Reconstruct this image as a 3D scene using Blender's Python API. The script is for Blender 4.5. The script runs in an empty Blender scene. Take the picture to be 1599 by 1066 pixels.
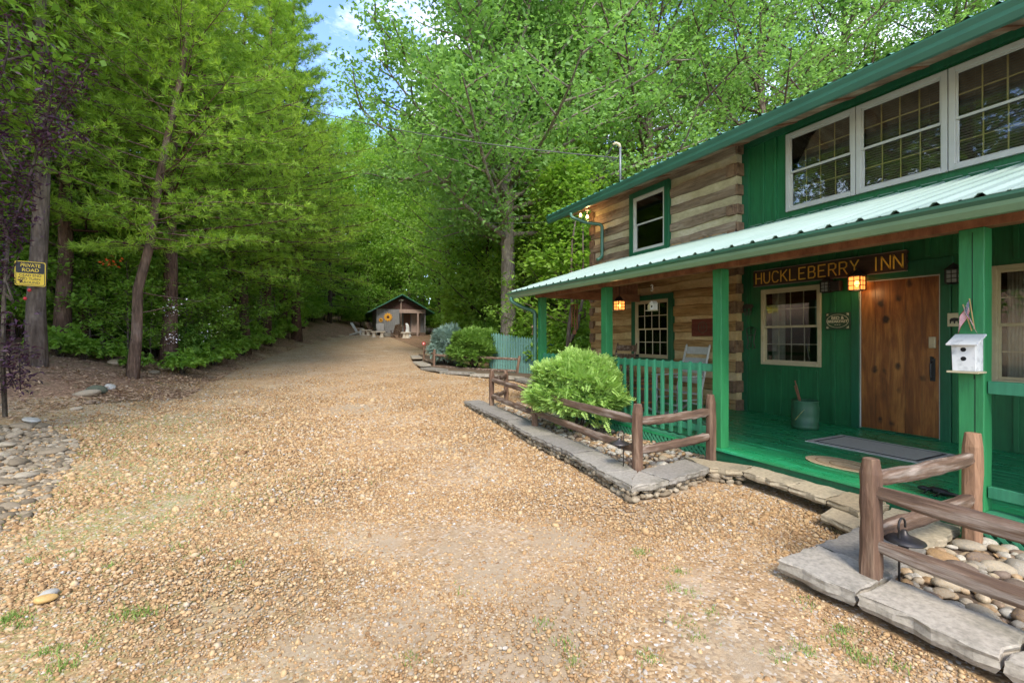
import bpy, bmesh, math, random
import numpy as np
from mathutils import Vector, Matrix
S = bpy.context.scene
R = math.radians
PI = math.pi
# ---------------------------------------------------------------- camera
TH = R(26.14); F = 711.0; H = 1.52; HY = 527.0; CX = 799.5
cs, sn = math.cos(TH), math.sin(TH)
cam_d = bpy.data.cameras.new('camera'); cam = bpy.data.objects.new('camera', cam_d)
S.collection.objects.link(cam); S.camera = cam
cam.location = (0, 0, H); cam.rotation_euler = (PI/2, 0, -TH)
cam_d.sensor_width = 36; cam_d.lens = F/1599*36; cam_d.shift_y = -(533-HY)/1599
cam_d.clip_start = 0.05; cam_d.clip_end = 2000
# ---------------------------------------------------------------- sky, sun, exposure
SUN_EL = R(46); SUN_AZ = R(203)      # azimuth clockwise from +Y (house axis)
W = bpy.data.worlds.new('World'); S.world = W; W.use_nodes = True
nt = W.node_tree; nt.nodes.clear()
sky = nt.nodes.new('ShaderNodeTexSky'); sky.sky_type = 'NISHITA'; sky.sun_disc = False
sky.sun_elevation = SUN_EL; sky.sun_rotation = SUN_AZ; sky.air_density = 1.0; sky.dust_density = 0.6; sky.ozone_density = 1.5
tc = nt.nodes.new('ShaderNodeTexCoord'); mp = nt.nodes.new('ShaderNodeMapping'); mp.inputs['Scale'].default_value = (1, 1, 2.2)
nz = nt.nodes.new('ShaderNodeTexNoise'); nz.inputs['Scale'].default_value = 3.0; nz.inputs['Detail'].default_value = 7; nz.inputs['Roughness'].default_value = .6
rp = nt.nodes.new('ShaderNodeValToRGB'); rp.color_ramp.elements[0].position = .45; rp.color_ramp.elements[1].position = .66
mx = nt.nodes.new('ShaderNodeMixRGB'); mx.inputs[2].default_value = (5.2, 5.3, 5.5, 1)
bg = nt.nodes.new('ShaderNodeBackground'); bg.inputs['Strength'].default_value = 0.15
wo = nt.nodes.new('ShaderNodeOutputWorld')
L = nt.links.new
hs = nt.nodes.new('ShaderNodeHueSaturation'); hs.inputs['Saturation'].default_value = 1.15; hs.inputs['Hue'].default_value = .515; L(sky.outputs[0], hs.inputs['Color'])
L(tc.outputs['Generated'], mp.inputs[0]); L(mp.outputs[0], nz.inputs['Vector']); L(nz.outputs['Fac'], rp.inputs[0])
L(rp.outputs[0], mx.inputs[0]); L(hs.outputs[0], mx.inputs[1]); L(mx.outputs[0], bg.inputs[0]); L(bg.outputs[0], wo.inputs[0])
sl = bpy.data.lights.new('sun', 'SUN'); so = bpy.data.objects.new('sun', sl); S.collection.objects.link(so)
sl.energy = 1.25; sl.angle = R(16); sl.color = (1, .93, .82)
sd = Vector((math.sin(SUN_AZ)*math.cos(SUN_EL), math.cos(SUN_AZ)*math.cos(SUN_EL), math.sin(SUN_EL)))
so.rotation_euler = sd.to_track_quat('Z', 'Y').to_euler(); so.location = (0, -5, 30)
S.view_settings.view_transform = 'Standard'; S.view_settings.look = 'None'
S.view_settings.exposure = 1.98; S.view_settings.gamma = 1
# ---------------------------------------------------------------- helpers
def dirp(px):
    u = (px-CX)/F
    return (sn+cs*u, cs-sn*u)
def atD(px, py, d):
    a = dirp(px); return Vector((a[0]*d, a[1]*d, H+(HY-py)/F*d))
def onX(px, py, X):
    a = dirp(px); return atD(px, py, X/a[0])
def onY(px, py, Y):
    a = dirp(px); return atD(px, py, Y/a[1])
def onZ(px, py, z):
    return atD(px, py, (H-z)*F/(py-HY))
def sstep(a, b, x):
    t = min(1, max(0, (x-a)/(b-a))); return t*t*(3-2*t)
GY = [-100, 7, 13, 17, 25, 33, 40, 60, 100, 200]; GZ = [0, 0, .13, .32, .8, 1.3, 1.75, 3, 6.5, 16]
EY = [-100, 2, 5, 9, 12, 17.5, 25, 33, 39, 45, 60, 200]; EX = [-2.2, -2.2, -2.0, -2.8, -2.4, -1.9, -.4, 2, 4.3, 7.5, 12, 12]
def edgeX(y): return np.interp(y, EY, EX)
def g(x, y):
    x = np.asarray(x, float); y = np.asarray(y, float)
    b = np.interp(y, GY, GZ)
    k = 1-np.clip((y-30)/60, 0, 1)*0
    right = np.clip((x-5.5)/6, 0, 1)*np.clip((36-y)/12, 0, 1); b = b*(1-.6*right)
    d = edgeX(y)-x
    t = np.clip((y-8)/5, 0, 1); t = t*t*(3-2*t)
    dd = np.maximum(d, 0)
    add = np.where(dd < 3, .28*dd, .84+.20*(dd-3))*t + (.04*dd)*(1-t)
    return b+add+.03*np.sin(x*1.3+y*.7)*np.sin(y*.9)*np.clip(dd, 0, 1)
def gz(x, y): return float(g(x, y))

class MB:
    def __init__(s): s.v = []; s.f = []; s.m = []
    def add(s, vs, fs, m=0):
        o = len(s.v); s.v.extend([tuple(p) for p in vs]); s.f.extend([tuple(i+o for i in f) for f in fs]); s.m.extend([m]*len(fs)); return s
    def box(s, x0, x1, y0, y1, z0, z1, m=0):
        if x0 > x1: x0, x1 = x1, x0
        if y0 > y1: y0, y1 = y1, y0
        if z0 > z1: z0, z1 = z1, z0
        return s.add([(x0,y0,z0),(x1,y0,z0),(x1,y1,z0),(x0,y1,z0),(x0,y0,z1),(x1,y0,z1),(x1,y1,z1),(x0,y1,z1)],
                     [(0,3,2,1),(4,5,6,7),(0,1,5,4),(1,2,6,5),(2,3,7,6),(3,0,4,7)], m)
    def obox(s, a, b, w, h, m=0, up=(0,0,1), taper=1):     # bar from a to b
        a = Vector(a); b = Vector(b); d = (b-a).normalized(); up = Vector(up)
        if abs(d.dot(up)) > .99: up = Vector((1,0,0))
        r = d.cross(up).normalized(); u = r.cross(d)
        vs = []
        for p, k in ((a, 1), (b, taper)):
            for i, j in ((-1,-1),(1,-1),(1,1),(-1,1)): vs.append(p+r*(i*w/2*k)+u*(j*h/2*k))
        return s.add(vs, [(0,1,2,3),(4,7,6,5),(0,4,5,1),(1,5,6,2),(2,6,7,3),(3,7,4,0)], m)
    def tube(s, pts, rad, n=8, m=0, cap=True):
        pts = [Vector(p) for p in pts]
        if not hasattr(rad, '__len__'): rad = [rad]*len(pts)
        vs = []; fs = []; ref = None
        for i, p in enumerate(pts):
            d = (pts[min(i+1, len(pts)-1)]-pts[max(i-1, 0)])
            if d.length < 1e-9: d = Vector((0,0,1))
            d.normalize()
            if ref is None: ref = Vector((1,0,0)) if abs(d.x) < .8 else Vector((0,1,0))
            r = (ref-d*ref.dot(d)).normalized(); ref = r; q = d.cross(r)
            for k in range(n):
                a = 2*PI*k/n; vs.append(p+(r*math.cos(a)+q*math.sin(a))*rad[i])
        for i in range(len(pts)-1):
            for k in range(n):
                k2 = (k+1) % n; fs.append((i*n+k, i*n+k2, (i+1)*n+k2, (i+1)*n+k))
        if cap: fs.append(tuple(range(n-1, -1, -1))); fs.append(tuple(range((len(pts)-1)*n, len(pts)*n)))
        return s.add(vs, fs, m)
    def lathe(s, c, prof, n=20, m=0, jag=0):
        vs = []; fs = []
        for r_, z in prof:
            for k in range(n):
                a = 2*PI*k/n; vs.append((c[0]+r_*math.cos(a), c[1]+r_*math.sin(a), c[2]+z))
        for i in range(len(prof)-1):
            for k in range(n):
                k2 = (k+1) % n; fs.append((i*n+k, i*n+k2, (i+1)*n+k2, (i+1)*n+k))
        fs.append(tuple(range(n-1, -1, -1))); fs.append(tuple(range((len(prof)-1)*n, len(prof)*n)))
        return s.add(vs, fs, m)
    def prism(s, poly, z0, z1, m=0, axis='z', ins=0):      # poly: list of 2-tuples (ccw)
        n = len(poly)
        cx = sum(p[0] for p in poly)/n; cy = sum(p[1] for p in poly)/n
        def P(p, z):
            if axis == 'z': return (p[0], p[1], z)
            if axis == 'x': return (z, p[0], p[1])
            return (p[0], z, p[1])
        vs = [P(p, z0) for p in poly]+[P(p, z1) for p in poly]
        fs = [tuple(range(n-1, -1, -1)), tuple(range(n, 2*n))]+[(i, (i+1) % n, n+(i+1) % n, n+i) for i in range(n)]
        return s.add(vs, fs, m)

def link(name, me, parent=None, loc=None):
    o = bpy.data.objects.new(name, me); S.collection.objects.link(o)
    if parent is not None: o.parent = parent
    if loc is not None: o.location = loc
    return o
def tag(o, label=None, cat=None, group=None, kind=None):
    if label: o['label'] = label
    if cat: o['category'] = cat
    if group: o['group'] = group
    if kind: o['kind'] = kind
    return o
def obj(name, mb, mats, parent=None, smooth=False, bevel=0, label=None, recalc=True):
    me = bpy.data.meshes.new(name)
    off = Vector((0,0,0)); p = parent
    while p is not None: off += p.location; p = p.parent
    me.from_pydata([(v[0]-off[0], v[1]-off[1], v[2]-off[2]) for v in mb.v], [], mb.f)
    if not isinstance(mats, (list, tuple)): mats = [mats]
    for m in mats: me.materials.append(m)
    if len(mats) > 1: me.polygons.foreach_set('material_index', mb.m)
    if recalc:
        bm = bmesh.new(); bm.from_mesh(me); bmesh.ops.recalc_face_normals(bm, faces=bm.faces); bm.to_mesh(me); bm.free()
    if smooth: me.polygons.foreach_set('use_smooth', [True]*len(me.polygons))
    me.update()
    o = link(name, me, parent)
    if bevel:
        b = o.modifiers.new('bevel', 'BEVEL'); b.width = bevel; b.segments = 2; b.limit_method = 'ANGLE'; b.angle_limit = R(40)
    if label: o['label'] = label
    return o
def origin(o, loc):          # move the origin of a single mesh thing to its base
    loc = Vector(loc); o.data.transform(Matrix.Translation(-loc)); o.location = loc; return o
def thing(name, label, cat, loc=(0,0,0), group=None, rz=0):
    o = bpy.data.objects.new(name, None); S.collection.objects.link(o); o.empty_display_size = .2
    o.location = loc; o.rotation_euler = (0, 0, rz); return tag(o, label, cat, group)
def dup(o, loc=None, rz=None, sc=None, label=None, group=None):
    c = o.copy(); S.collection.objects.link(c)
    for ch in o.children:
        d = ch.copy(); S.collection.objects.link(d); d.parent = c
        for gch in ch.children:
            e = gch.copy(); S.collection.objects.link(e); e.parent = d
    if loc is not None: c.location = loc
    if rz is not None: c.rotation_euler = (0, 0, rz) if not hasattr(rz, '__len__') else rz
    if sc is not None: c.scale = (sc, sc, sc) if not hasattr(sc, '__len__') else sc
    if label: c['label'] = label
    if group: c['group'] = group
    return c
def npmesh(name, V, k, mat, var=None, smooth=False, Fc=None, per=None):
    """V (n*k,3) verts; every k verts is one face, or faces Fc given (m,3) """
    me = bpy.data.meshes.new(name)
    nv = len(V)
    me.vertices.add(nv); me.vertices.foreach_set('co', np.ascontiguousarray(V, np.float32).ravel())
    if Fc is None:
        idx = np.arange(nv, dtype=np.int32); nf = nv//k; kk = k
    else:
        idx = np.ascontiguousarray(Fc, np.int32).ravel(); nf = len(Fc); kk = Fc.shape[1]
    me.loops.add(len(idx)); me.loops.foreach_set('vertex_index', idx)
    me.polygons.add(nf); me.polygons.foreach_set('loop_start', np.arange(nf, dtype=np.int32)*kk)
    try: me.polygons.foreach_set('loop_total', np.full(nf, kk, np.int32))
    except Exception: pass
    if smooth: me.polygons.foreach_set('use_smooth', np.ones(nf, bool))
    if var is not None:
        a = me.attributes.new('var', 'FLOAT', 'POINT'); a.data.foreach_set('value', np.ascontiguousarray(var, np.float32))
    me.update(calc_edges=True)
    for m in (mat if isinstance(mat, (list, tuple)) else [mat]): me.materials.append(m)
    return me
# ---------------------------------------------------------------- materials
def newmat(name):
    m = bpy.data.materials.new(name); m.use_nodes = True; n = m.node_tree.nodes; n.clear()
    out = n.new('ShaderNodeOutputMaterial'); p = n.new('ShaderNodeBsdfPrincipled'); m.node_tree.links.new(p.outputs[0], out.inputs[0])
    return m, m.node_tree, p, out
def ramp(nt, fac, stops):
    r = nt.nodes.new('ShaderNodeValToRGB'); e = r.color_ramp.elements
    while len(e) > 1: e.remove(e[-1])
    e[0].position = stops[0][0]; e[0].color = (*stops[0][1], 1)
    for p, c in stops[1:]:
        x = e.new(p); x.color = (*c, 1)
    nt.links.new(fac, r.inputs[0]); return r.outputs[0]
def noise(nt, scale, detail=4, rough=.55, vec=None, stretch=(1,1,1), coord='Object', dist=0):
    if vec is None:
        t = nt.nodes.new('ShaderNodeTexCoord'); vec = t.outputs[coord]
    mp = nt.nodes.new('ShaderNodeMapping'); mp.inputs['Scale'].default_value = stretch; nt.links.new(vec, mp.inputs[0])
    n = nt.nodes.new('ShaderNodeTexNoise'); n.inputs['Scale'].default_value = scale; n.inputs['Detail'].default_value = detail
    n.inputs['Roughness'].default_value = rough; n.inputs['Distortion'].default_value = dist; nt.links.new(mp.outputs[0], n.inputs['Vector']); return n.outputs['Fac']
def bump(nt, p, h, strength=.3, dist=.01):
    b = nt.nodes.new('ShaderNodeBump'); b.inputs['Strength'].default_value = strength; b.inputs['Distance'].default_value = dist
    nt.links.new(h, b.inputs['Height']); nt.links.new(b.outputs[0], p.inputs['Normal'])
def mixc(nt, fac, a, b, mode='MIX'):
    m = nt.nodes.new('ShaderNodeMixRGB'); m.blend_type = mode
    for i, v in ((0, fac), (1, a), (2, b)):
        if isinstance(v, (int, float)): m.inputs[i].default_value = v
        elif isinstance(v, tuple): m.inputs[i].default_value = (*v, 1)
        else: nt.links.new(v, m.inputs[i])
    return m.outputs[0]
def pm(name, c1, c2=None, scale=6, stretch=(1,1,1), rough=.6, b=.2, bd=.004, detail=5, lo=.3, hi=.7, metal=0, spec=.4, fine=None, c3=None):
    m, nt, p, out = newmat(name)
    c2 = c2 or tuple(x*.75 for x in c1)
    n = noise(nt, scale, detail, .6, stretch=stretch)
    stops = [(lo, c2), (hi, c1)]
    if c3: stops = [(lo, c2), ((lo+hi)/2, c1), (hi, c3)]
    col = ramp(nt, n, stops)
    if fine:
        n2 = noise(nt, fine, 3, .6, stretch=stretch)
        col = mixc(nt, .5, col, ramp(nt, n2, [(.3, (.62,.62,.62)), (.7, (1.15,1.15,1.15))]), 'MULTIPLY'); bump(nt, p, n2, b, bd)
    elif b: bump(nt, p, n, b, bd)
    nt.links.new(col, p.inputs['Base Color'])
    p.inputs['Roughness'].default_value = rough; p.inputs['Metallic'].default_value = metal; p.inputs['Specular IOR Level'].default_value = spec
    return m
def leafmat(name, c1, c2, tr, trw=.4, rough=.5, c3=None):
    m, nt, p, out = newmat(name)
    a = nt.nodes.new('ShaderNodeAttribute'); a.attribute_name = 'var'
    oi = nt.nodes.new('ShaderNodeObjectInfo')
    ad = nt.nodes.new('ShaderNodeMath'); ad.operation = 'MULTIPLY_ADD'; nt.links.new(oi.outputs['Random'], ad.inputs[0]); ad.inputs[1].default_value = .35
    nt.links.new(a.outputs['Fac'], ad.inputs[2])
    col = ramp(nt, ad.outputs[0], [(0, c1), (.7, c2)]+([(1.25, c3)] if c3 else []))
    nt.links.new(col, p.inputs['Base Color']); p.inputs['Roughness'].default_value = rough; p.inputs['Specular IOR Level'].default_value = .3
    t = nt.nodes.new('ShaderNodeBsdfTranslucent'); nt.links.new(mixc(nt, 1.0, col, tr, 'MULTIPLY'), t.inputs[0])
    mx = nt.nodes.new('ShaderNodeMixShader'); mx.inputs[0].default_value = trw
    nt.links.new(p.outputs[0], mx.inputs[1]); nt.links.new(t.outputs[0], mx.inputs[2]); nt.links.new(mx.outputs[0], out.inputs[0])
    return m
M = {}
M['pine_needle'] = leafmat('pine_needles', (.11,.23,.022), (.30,.45,.06), (1.4,1.4,.8), .52)
M['hemlock'] = leafmat('dark_needles', (.08,.17,.03), (.19,.30,.05), (1.4,1.5,.9), .45)
M['poplar_leaf'] = leafmat('poplar_leaves', (.06,.17,.035), (.23,.40,.11), (1.3,1.4,.8), .45)
M['wood_leaf'] = leafmat('woodland_leaves', (.08,.19,.028), (.25,.40,.065), (1.4,1.5,.8), .5)
M['laurel_leaf'] = leafmat('laurel_leaves', (.06,.16,.03), (.24,.38,.07), (1.4,1.5,.8), .45)
M['yew_leaf'] = leafmat('bright_shrub_leaves', (.13,.27,.045), (.36,.53,.14), (1.3,1.3,.8), .35)
M['boxwood_leaf'] = leafmat('green_shrub_leaves', (.08,.17,.03), (.19,.32,.06), (1.3,1.4,.8), .35)
M['spruce_leaf'] = leafmat('blue_spruce_needles', (.09,.17,.13), (.26,.36,.30), (1,1.1,1), .2)
M['plum_leaf'] = leafmat('purple_leaves', (.02,.010,.02), (.075,.035,.06), (1.6,.8,1), .2)
M['grass'] = leafmat('grass_blades', (.10,.17,.03), (.22,.32,.07), (1.3,1.4,.8), .35)
M['petal'] = pm('white_petals', (.8,.78,.75), (.7,.6,.62), 20, rough=.6, b=0)
M['orange_petal'] = pm('orange_petals', (.75,.16,.02), (.6,.08,.02), 20, rough=.6, b=0)
def barkmat(name, c1, c2, c3, sc=9, moss=None):
    m, nt, p, out = newmat(name)
    n = noise(nt, sc, 6, .65, stretch=(1,1,.22)); n2 = noise(nt, 2.2, 4, .6)
    v = nt.nodes.new('ShaderNodeTexVoronoi'); t = nt.nodes.new('ShaderNodeTexCoord'); mp = nt.nodes.new('ShaderNodeMapping'); mp.inputs['Scale'].default_value = (1,1,.25)
    nt.links.new(t.outputs['Object'], mp.inputs[0]); nt.links.new(mp.outputs[0], v.inputs['Vector']); v.inputs['Scale'].default_value = sc*2.5
    col = ramp(nt, n, [(.32, c2), (.6, c1), (.8, c3)])
    col = mixc(nt, ramp(nt, n2, [(.5, (0,0,0)), (.7, (.6,.6,.6))]), col, moss or c3)
    col = mixc(nt, .45, col, ramp(nt, v.outputs['Distance'], [(0, (1.2,1.2,1.2)), (.6, (.35,.35,.35))]), 'MULTIPLY')
    nt.links.new(col, p.inputs['Base Color']); p.inputs['Roughness'].default_value = .9; p.inputs['Specular IOR Level'].default_value = .15
    ad = nt.nodes.new('ShaderNodeMath'); ad.operation = 'SUBTRACT'; nt.links.new(n, ad.inputs[0]); nt.links.new(v.outputs['Distance'], ad.inputs[1])
    bump(nt, p, ad.outputs[0], .8, .03); return m
M['bark_pine'] = barkmat('pine_bark', (.16,.095,.065), (.06,.035,.025), (.24,.17,.13))
M['bark_grey'] = barkmat('grey_bark', (.19,.145,.11), (.07,.05,.04), (.30,.25,.21), 7)
M['bark_lean'] = barkmat('brown_pine_bark', (.20,.13,.09), (.07,.045,.03), (.30,.23,.18), 8)
M['bark_poplar'] = barkmat('poplar_bark', (.34,.29,.24), (.17,.14,.11), (.42,.38,.32), 8)
M['bark_dark'] = barkmat('dark_bark', (.09,.07,.05), (.035,.028,.02), (.16,.14,.11))
# house paints and woods
def paint(name, c1, c2, rough=.45, bs=.35, stretch=(8,8,1)):
    m = pm(name, c1, c2, 2.5, stretch=(1,1,.5), rough=rough, b=0, lo=.3, hi=.75, spec=.4); nt = m.node_tree; p = [n for n in nt.nodes if n.type == 'BSDF_PRINCIPLED'][0]
    col = p.inputs['Base Color'].links[0].from_socket; gr = noise(nt, 34, 5, .7, stretch=(1,1,.07)); wn = noise(nt, 5, 6, .8, stretch=(1,1,.4)); dt = noise(nt, 1.4, 5, .7)
    col = mixc(nt, .6, col, ramp(nt, gr, [(.3, (.6,.6,.6)), (.55, (1,1,1)), (.75, (1.18,1.15,1.15))]), 'MULTIPLY')
    col = mixc(nt, ramp(nt, wn, [(.62, (0,0,0)), (.72, (.35,.35,.35))]), col, tuple(min(1, c*1.6+.035) for c in c1)); col = mixc(nt, ramp(nt, dt, [(.52, (0,0,0)), (.75, (.35,.35,.35))]), col, tuple(c*.45+.012 for c in c1))
    nt.links.new(col, p.inputs['Base Color']); bump(nt, p, gr, bs, .003); return m
M['green'] = paint('dark_green_paint', (.018,.155,.052), (.013,.11,.036))
M['green_post'] = paint('post_green_paint', (.04,.27,.095), (.028,.20,.065))
M['green_trim'] = paint('trim_green_paint', (.017,.125,.058), (.012,.095,.042), .35)
M['teal'] = paint('teal_paint', (.06,.28,.15), (.04,.21,.11))
M['teal_fence'] = paint('picket_teal_paint', (.12,.25,.215), (.085,.19,.16), .8)
M['gutter'] = pm('gutter_enamel', (.04,.145,.095), (.032,.115,.075), 1.5, rough=.35, b=.05, spec=.6)
M['gutter_pale'] = pm('pale_green_gutter_enamel', (.17,.29,.17), (.12,.23,.13), 1.5, rough=.35, b=.05, spec=.6)
def deckmat():
    m, nt, p, out = newmat('glossy_green_deck_paint')
    n = noise(nt, 3, 5, .6, stretch=(5,.6,1)); n2 = noise(nt, 40, 3, .6, stretch=(1,.1,1))
    col = ramp(nt, n, [(.3, (.012,.19,.062)), (.55, (.018,.30,.11)), (.8, (.05,.42,.2))])
    nt.links.new(col, p.inputs['Base Color']); p.inputs['Roughness'].default_value = .28; p.inputs['Specular IOR Level'].default_value = .6
    w = noise(nt, 9, 6, .75, stretch=(1,.35,1)); col = mixc(nt, ramp(nt, w, [(.58, (0,0,0)), (.72, (.5,.5,.5))]), col, (.10,.26,.16)); nt.links.new(col, p.inputs['Base Color'])
    nt.links.new(ramp(nt, w, [(.4, (.22,.22,.22)), (.7, (.6,.6,.6))]), p.inputs['Roughness'])
    bump(nt, p, n2, .2, .003); return m
M['deck'] = deckmat()
M['mint_roof'] = pm('mint_metal_roof', (.27,.345,.295), (.21,.285,.235), 1.2, stretch=(.5,1,1), rough=.5, b=.04, spec=.4)
M['roof_green'] = pm('green_metal_roof', (.05,.2,.13), (.04,.16,.1), 1.2, rough=.35, b=.04, spec=.6)
M['cream'] = pm('cream_trim', (.52,.45,.29), (.42,.36,.22), 5, rough=.5, b=.1)
M['white_trim'] = pm('white_vinyl', (.5,.5,.45), (.43,.43,.38), 4, rough=.4, b=.05)
M['muntin'] = pm('brass_muntin', (.75,.6,.26), (.6,.48,.2), 8, rough=.4, b=0)
M['muntin_pale'] = pm('pale_muntin', (.6,.55,.4), (.5,.45,.33), 8, rough=.4, b=0)
M['blind'] = pm('window_blind', (.30,.25,.22), (.22,.18,.16), 3, rough=.6, b=0)
M['rail'] = pm('brown_rail_wood', (.135,.082,.052), (.065,.038,.026), 3, stretch=(6,.6,6), rough=.75, b=.5, bd=.006, fine=22, c3=(.33,.27,.22))
M['rail_x'] = pm('brown_cross_rail_wood', (.135,.082,.052), (.065,.038,.026), 3, stretch=(.6,6,6), rough=.75, b=.5, bd=.006, fine=22, c3=(.34,.28,.23))
M['rail_v'] = pm('brown_post_wood', (.135,.075,.045), (.07,.038,.025), 3, stretch=(6,6,.6), rough=.75, b=.5, bd=.006, fine=22, c3=(.26,.17,.11))
M['rail_tan'] = pm('tan_post_wood', (.36,.2,.11), (.22,.12,.07), 3, stretch=(6,6,.6), rough=.75, b=.5, bd=.006, fine=22)
M['soffit'] = pm('rough_sawn_soffit', (.33,.2,.12), (.16,.085,.05), 4, stretch=(.5,2,1), rough=.8, b=.3, fine=20, c3=(.5,.38,.26))
M['rafter'] = pm('rafter_wood', (.36,.17,.085), (.18,.075,.04), 4, stretch=(.5,2,1), rough=.8, b=.3, fine=20)
M['iron'] = pm('black_iron', (.02,.02,.022), (.012,.012,.012), 20, rough=.45, b=.1, spec=.5)
M['bronze'] = pm('dark_bronze', (.07,.06,.055), (.045,.04,.036), 20, rough=.4, b=.1, metal=.5)
M['white_wood'] = pm('distressed_white_wood', (.72,.72,.7), (.38,.39,.4), 14, rough=.7, b=.2, lo=.28, hi=.5)
M['white_paint'] = pm('white_paint', (.7,.7,.67), (.55,.55,.52), 5, rough=.5, b=.05)
M['black'] = pm('black_hole', (.01,.01,.01), (.008,.008,.008), 5, rough=.9, b=0)
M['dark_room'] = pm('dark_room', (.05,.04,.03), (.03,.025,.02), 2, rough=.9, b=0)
def glassmat():
    m, nt, p, out = newmat('window_glass'); nt.nodes.remove(p)
    t = nt.nodes.new('ShaderNodeBsdfTransparent'); t.inputs[0].default_value = (.9,.92,.9,1)
    gl = nt.nodes.new('ShaderNodeBsdfGlossy'); gl.inputs['Roughness'].default_value = .02; gl.inputs[0].default_value = (.9,.92,.9,1)
    f = nt.nodes.new('ShaderNodeFresnel'); f.inputs[0].default_value = 1.7
    n = noise(nt, 1.1, 2, .5); b = nt.nodes.new('ShaderNodeBump'); b.inputs['Strength'].default_value = .05; b.inputs['Distance'].default_value = .05
    nt.links.new(n, b.inputs['Height']); nt.links.new(b.outputs[0], gl.inputs['Normal'])
    mx = nt.nodes.new('ShaderNodeMixShader'); nt.links.new(f.outputs[0], mx.inputs[0]); nt.links.new(t.outputs[0], mx.inputs[1]); nt.links.new(gl.outputs[0], mx.inputs[2])
    nt.links.new(mx.outputs[0], out.inputs[0]); return m
M['glass'] = glassmat()
def emis(name, c, s):
    m, nt, p, out = newmat(name); p.inputs['Base Color'].default_value = (*c, 1); p.inputs['Emission Color'].default_value = (*c, 1); p.inputs['Emission Strength'].default_value = s; return m
M['bulb'] = emis('lit_bulb', (1, .62, .22), 6)
M['amber'] = emis('lit_amber_glass', (1, .3, .06), 1.1)
def woodstrip(name, stops, knots=True, sc=(1,.35,1), rough=.8):
    m, nt, p, out = newmat(name)
    n = noise(nt, 2.0, 6, .65, stretch=(1,.35,2.2)); n2 = noise(nt, 16, 6, .75, stretch=(1,.10,1.8), dist=.15)
    col = ramp(nt, n, stops)
    col = mixc(nt, .75, col, ramp(nt, n2, [(.36, (.38,.36,.34)), (.5, (.95,.95,.95)), (.75, (1.2,1.15,1.1))]), 'MULTIPLY')
    n5 = noise(nt, 7, 5, .75, stretch=(1,.08,2.2), dist=.3); col = mixc(nt, ramp(nt, n5, [(.60, (0,0,0)), (.66, (.85,.85,.85))]), col, (.045,.03,.02))
    nt.links.new(col, p.inputs['Base Color']); p.inputs['Roughness'].default_value = rough; p.inputs['Specular IOR Level'].default_value = .2
    bump(nt, p, n2, .9, .02); return m
M['log_up'] = woodstrip('weathered_grey_log', [(.3, (.12,.085,.055)), (.5, (.24,.175,.115)), (.7, (.36,.29,.20))])
M['log_low'] = woodstrip('golden_brown_log', [(.3, (.17,.095,.04)), (.48, (.38,.24,.10)), (.7, (.55,.40,.20))])
M['log_end'] = pm('log_end_grain', (.17,.105,.06), (.07,.04,.024), 12, rough=.9, b=.6, c3=(.22,.14,.08))
M['chink'] = pm('lime_chinking', (.44,.385,.23), (.31,.26,.15), 2.0, stretch=(1,.5,1), rough=.85, b=.3, bd=.01, fine=25, c3=(.56,.5,.36))
M['chink_low'] = pm('yellow_chinking', (.54,.40,.20), (.40,.27,.12), 2.0, stretch=(1,.5,1), rough=.85, b=.3, bd=.01, fine=25, c3=(.6,.48,.3))
def doormat_():
    m, nt, p, out = newmat('knotty_stained_door_wood')
    n = noise(nt, 3, 6, .65, stretch=(1,3,.35), dist=.5); n2 = noise(nt, 30, 4, .7, stretch=(1,4,.15)); n4 = noise(nt, 1.3, 3, .6)
    col = ramp(nt, n, [(.3, (.08,.024,.006)), (.5, (.24,.08,.016)), (.7, (.44,.19,.045))])
    col = mixc(nt, .5, col, ramp(nt, n2, [(.35, (.5,.5,.5)), (.65, (1.15,1.15,1.15))]), 'MULTIPLY')
    col = mixc(nt, ramp(nt, n4, [(.45, (0,0,0)), (.75, (.7,.7,.7))]), col, (.06,.02,.008))
    t = nt.nodes.new('ShaderNodeTexCoord'); mp = nt.nodes.new('ShaderNodeMapping'); mp.inputs['Scale'].default_value = (0,5.2,3.6); nt.links.new(t.outputs['Object'], mp.inputs[0])
    v = nt.nodes.new('ShaderNodeTexVoronoi'); v.inputs['Scale'].default_value = 1.0; nt.links.new(mp.outputs[0], v.inputs['Vector'])
    nk = noise(nt, 14, 3, .6)
    ad = nt.nodes.new('ShaderNodeMath'); ad.operation = 'MULTIPLY_ADD'; nt.links.new(nk, ad.inputs[0]); ad.inputs[1].default_value = .22; nt.links.new(v.outputs['Distance'], ad.inputs[2])
    kn = nt.nodes.new('ShaderNodeMath'); kn.operation = 'MULTIPLY'; nt.links.new(ramp(nt, ad.outputs[0], [(.24, (.97,.97,.97)), (.36, (0,0,0))]), kn.inputs[0]); nt.links.new(ramp(nt, noise(nt, 1.9, 2, .5, stretch=(1,1.3,1)), [(.40, (0,0,0)), (.46, (1,1,1))]), kn.inputs[1])
    col = mixc(nt, kn.outputs[0], col, (.018,.007,.004))
    nt.links.new(col, p.inputs['Base Color']); p.inputs['Roughness'].default_value = .4; bump(nt, p, n2, .15, .003); return m
M['door'] = doormat_()
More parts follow.
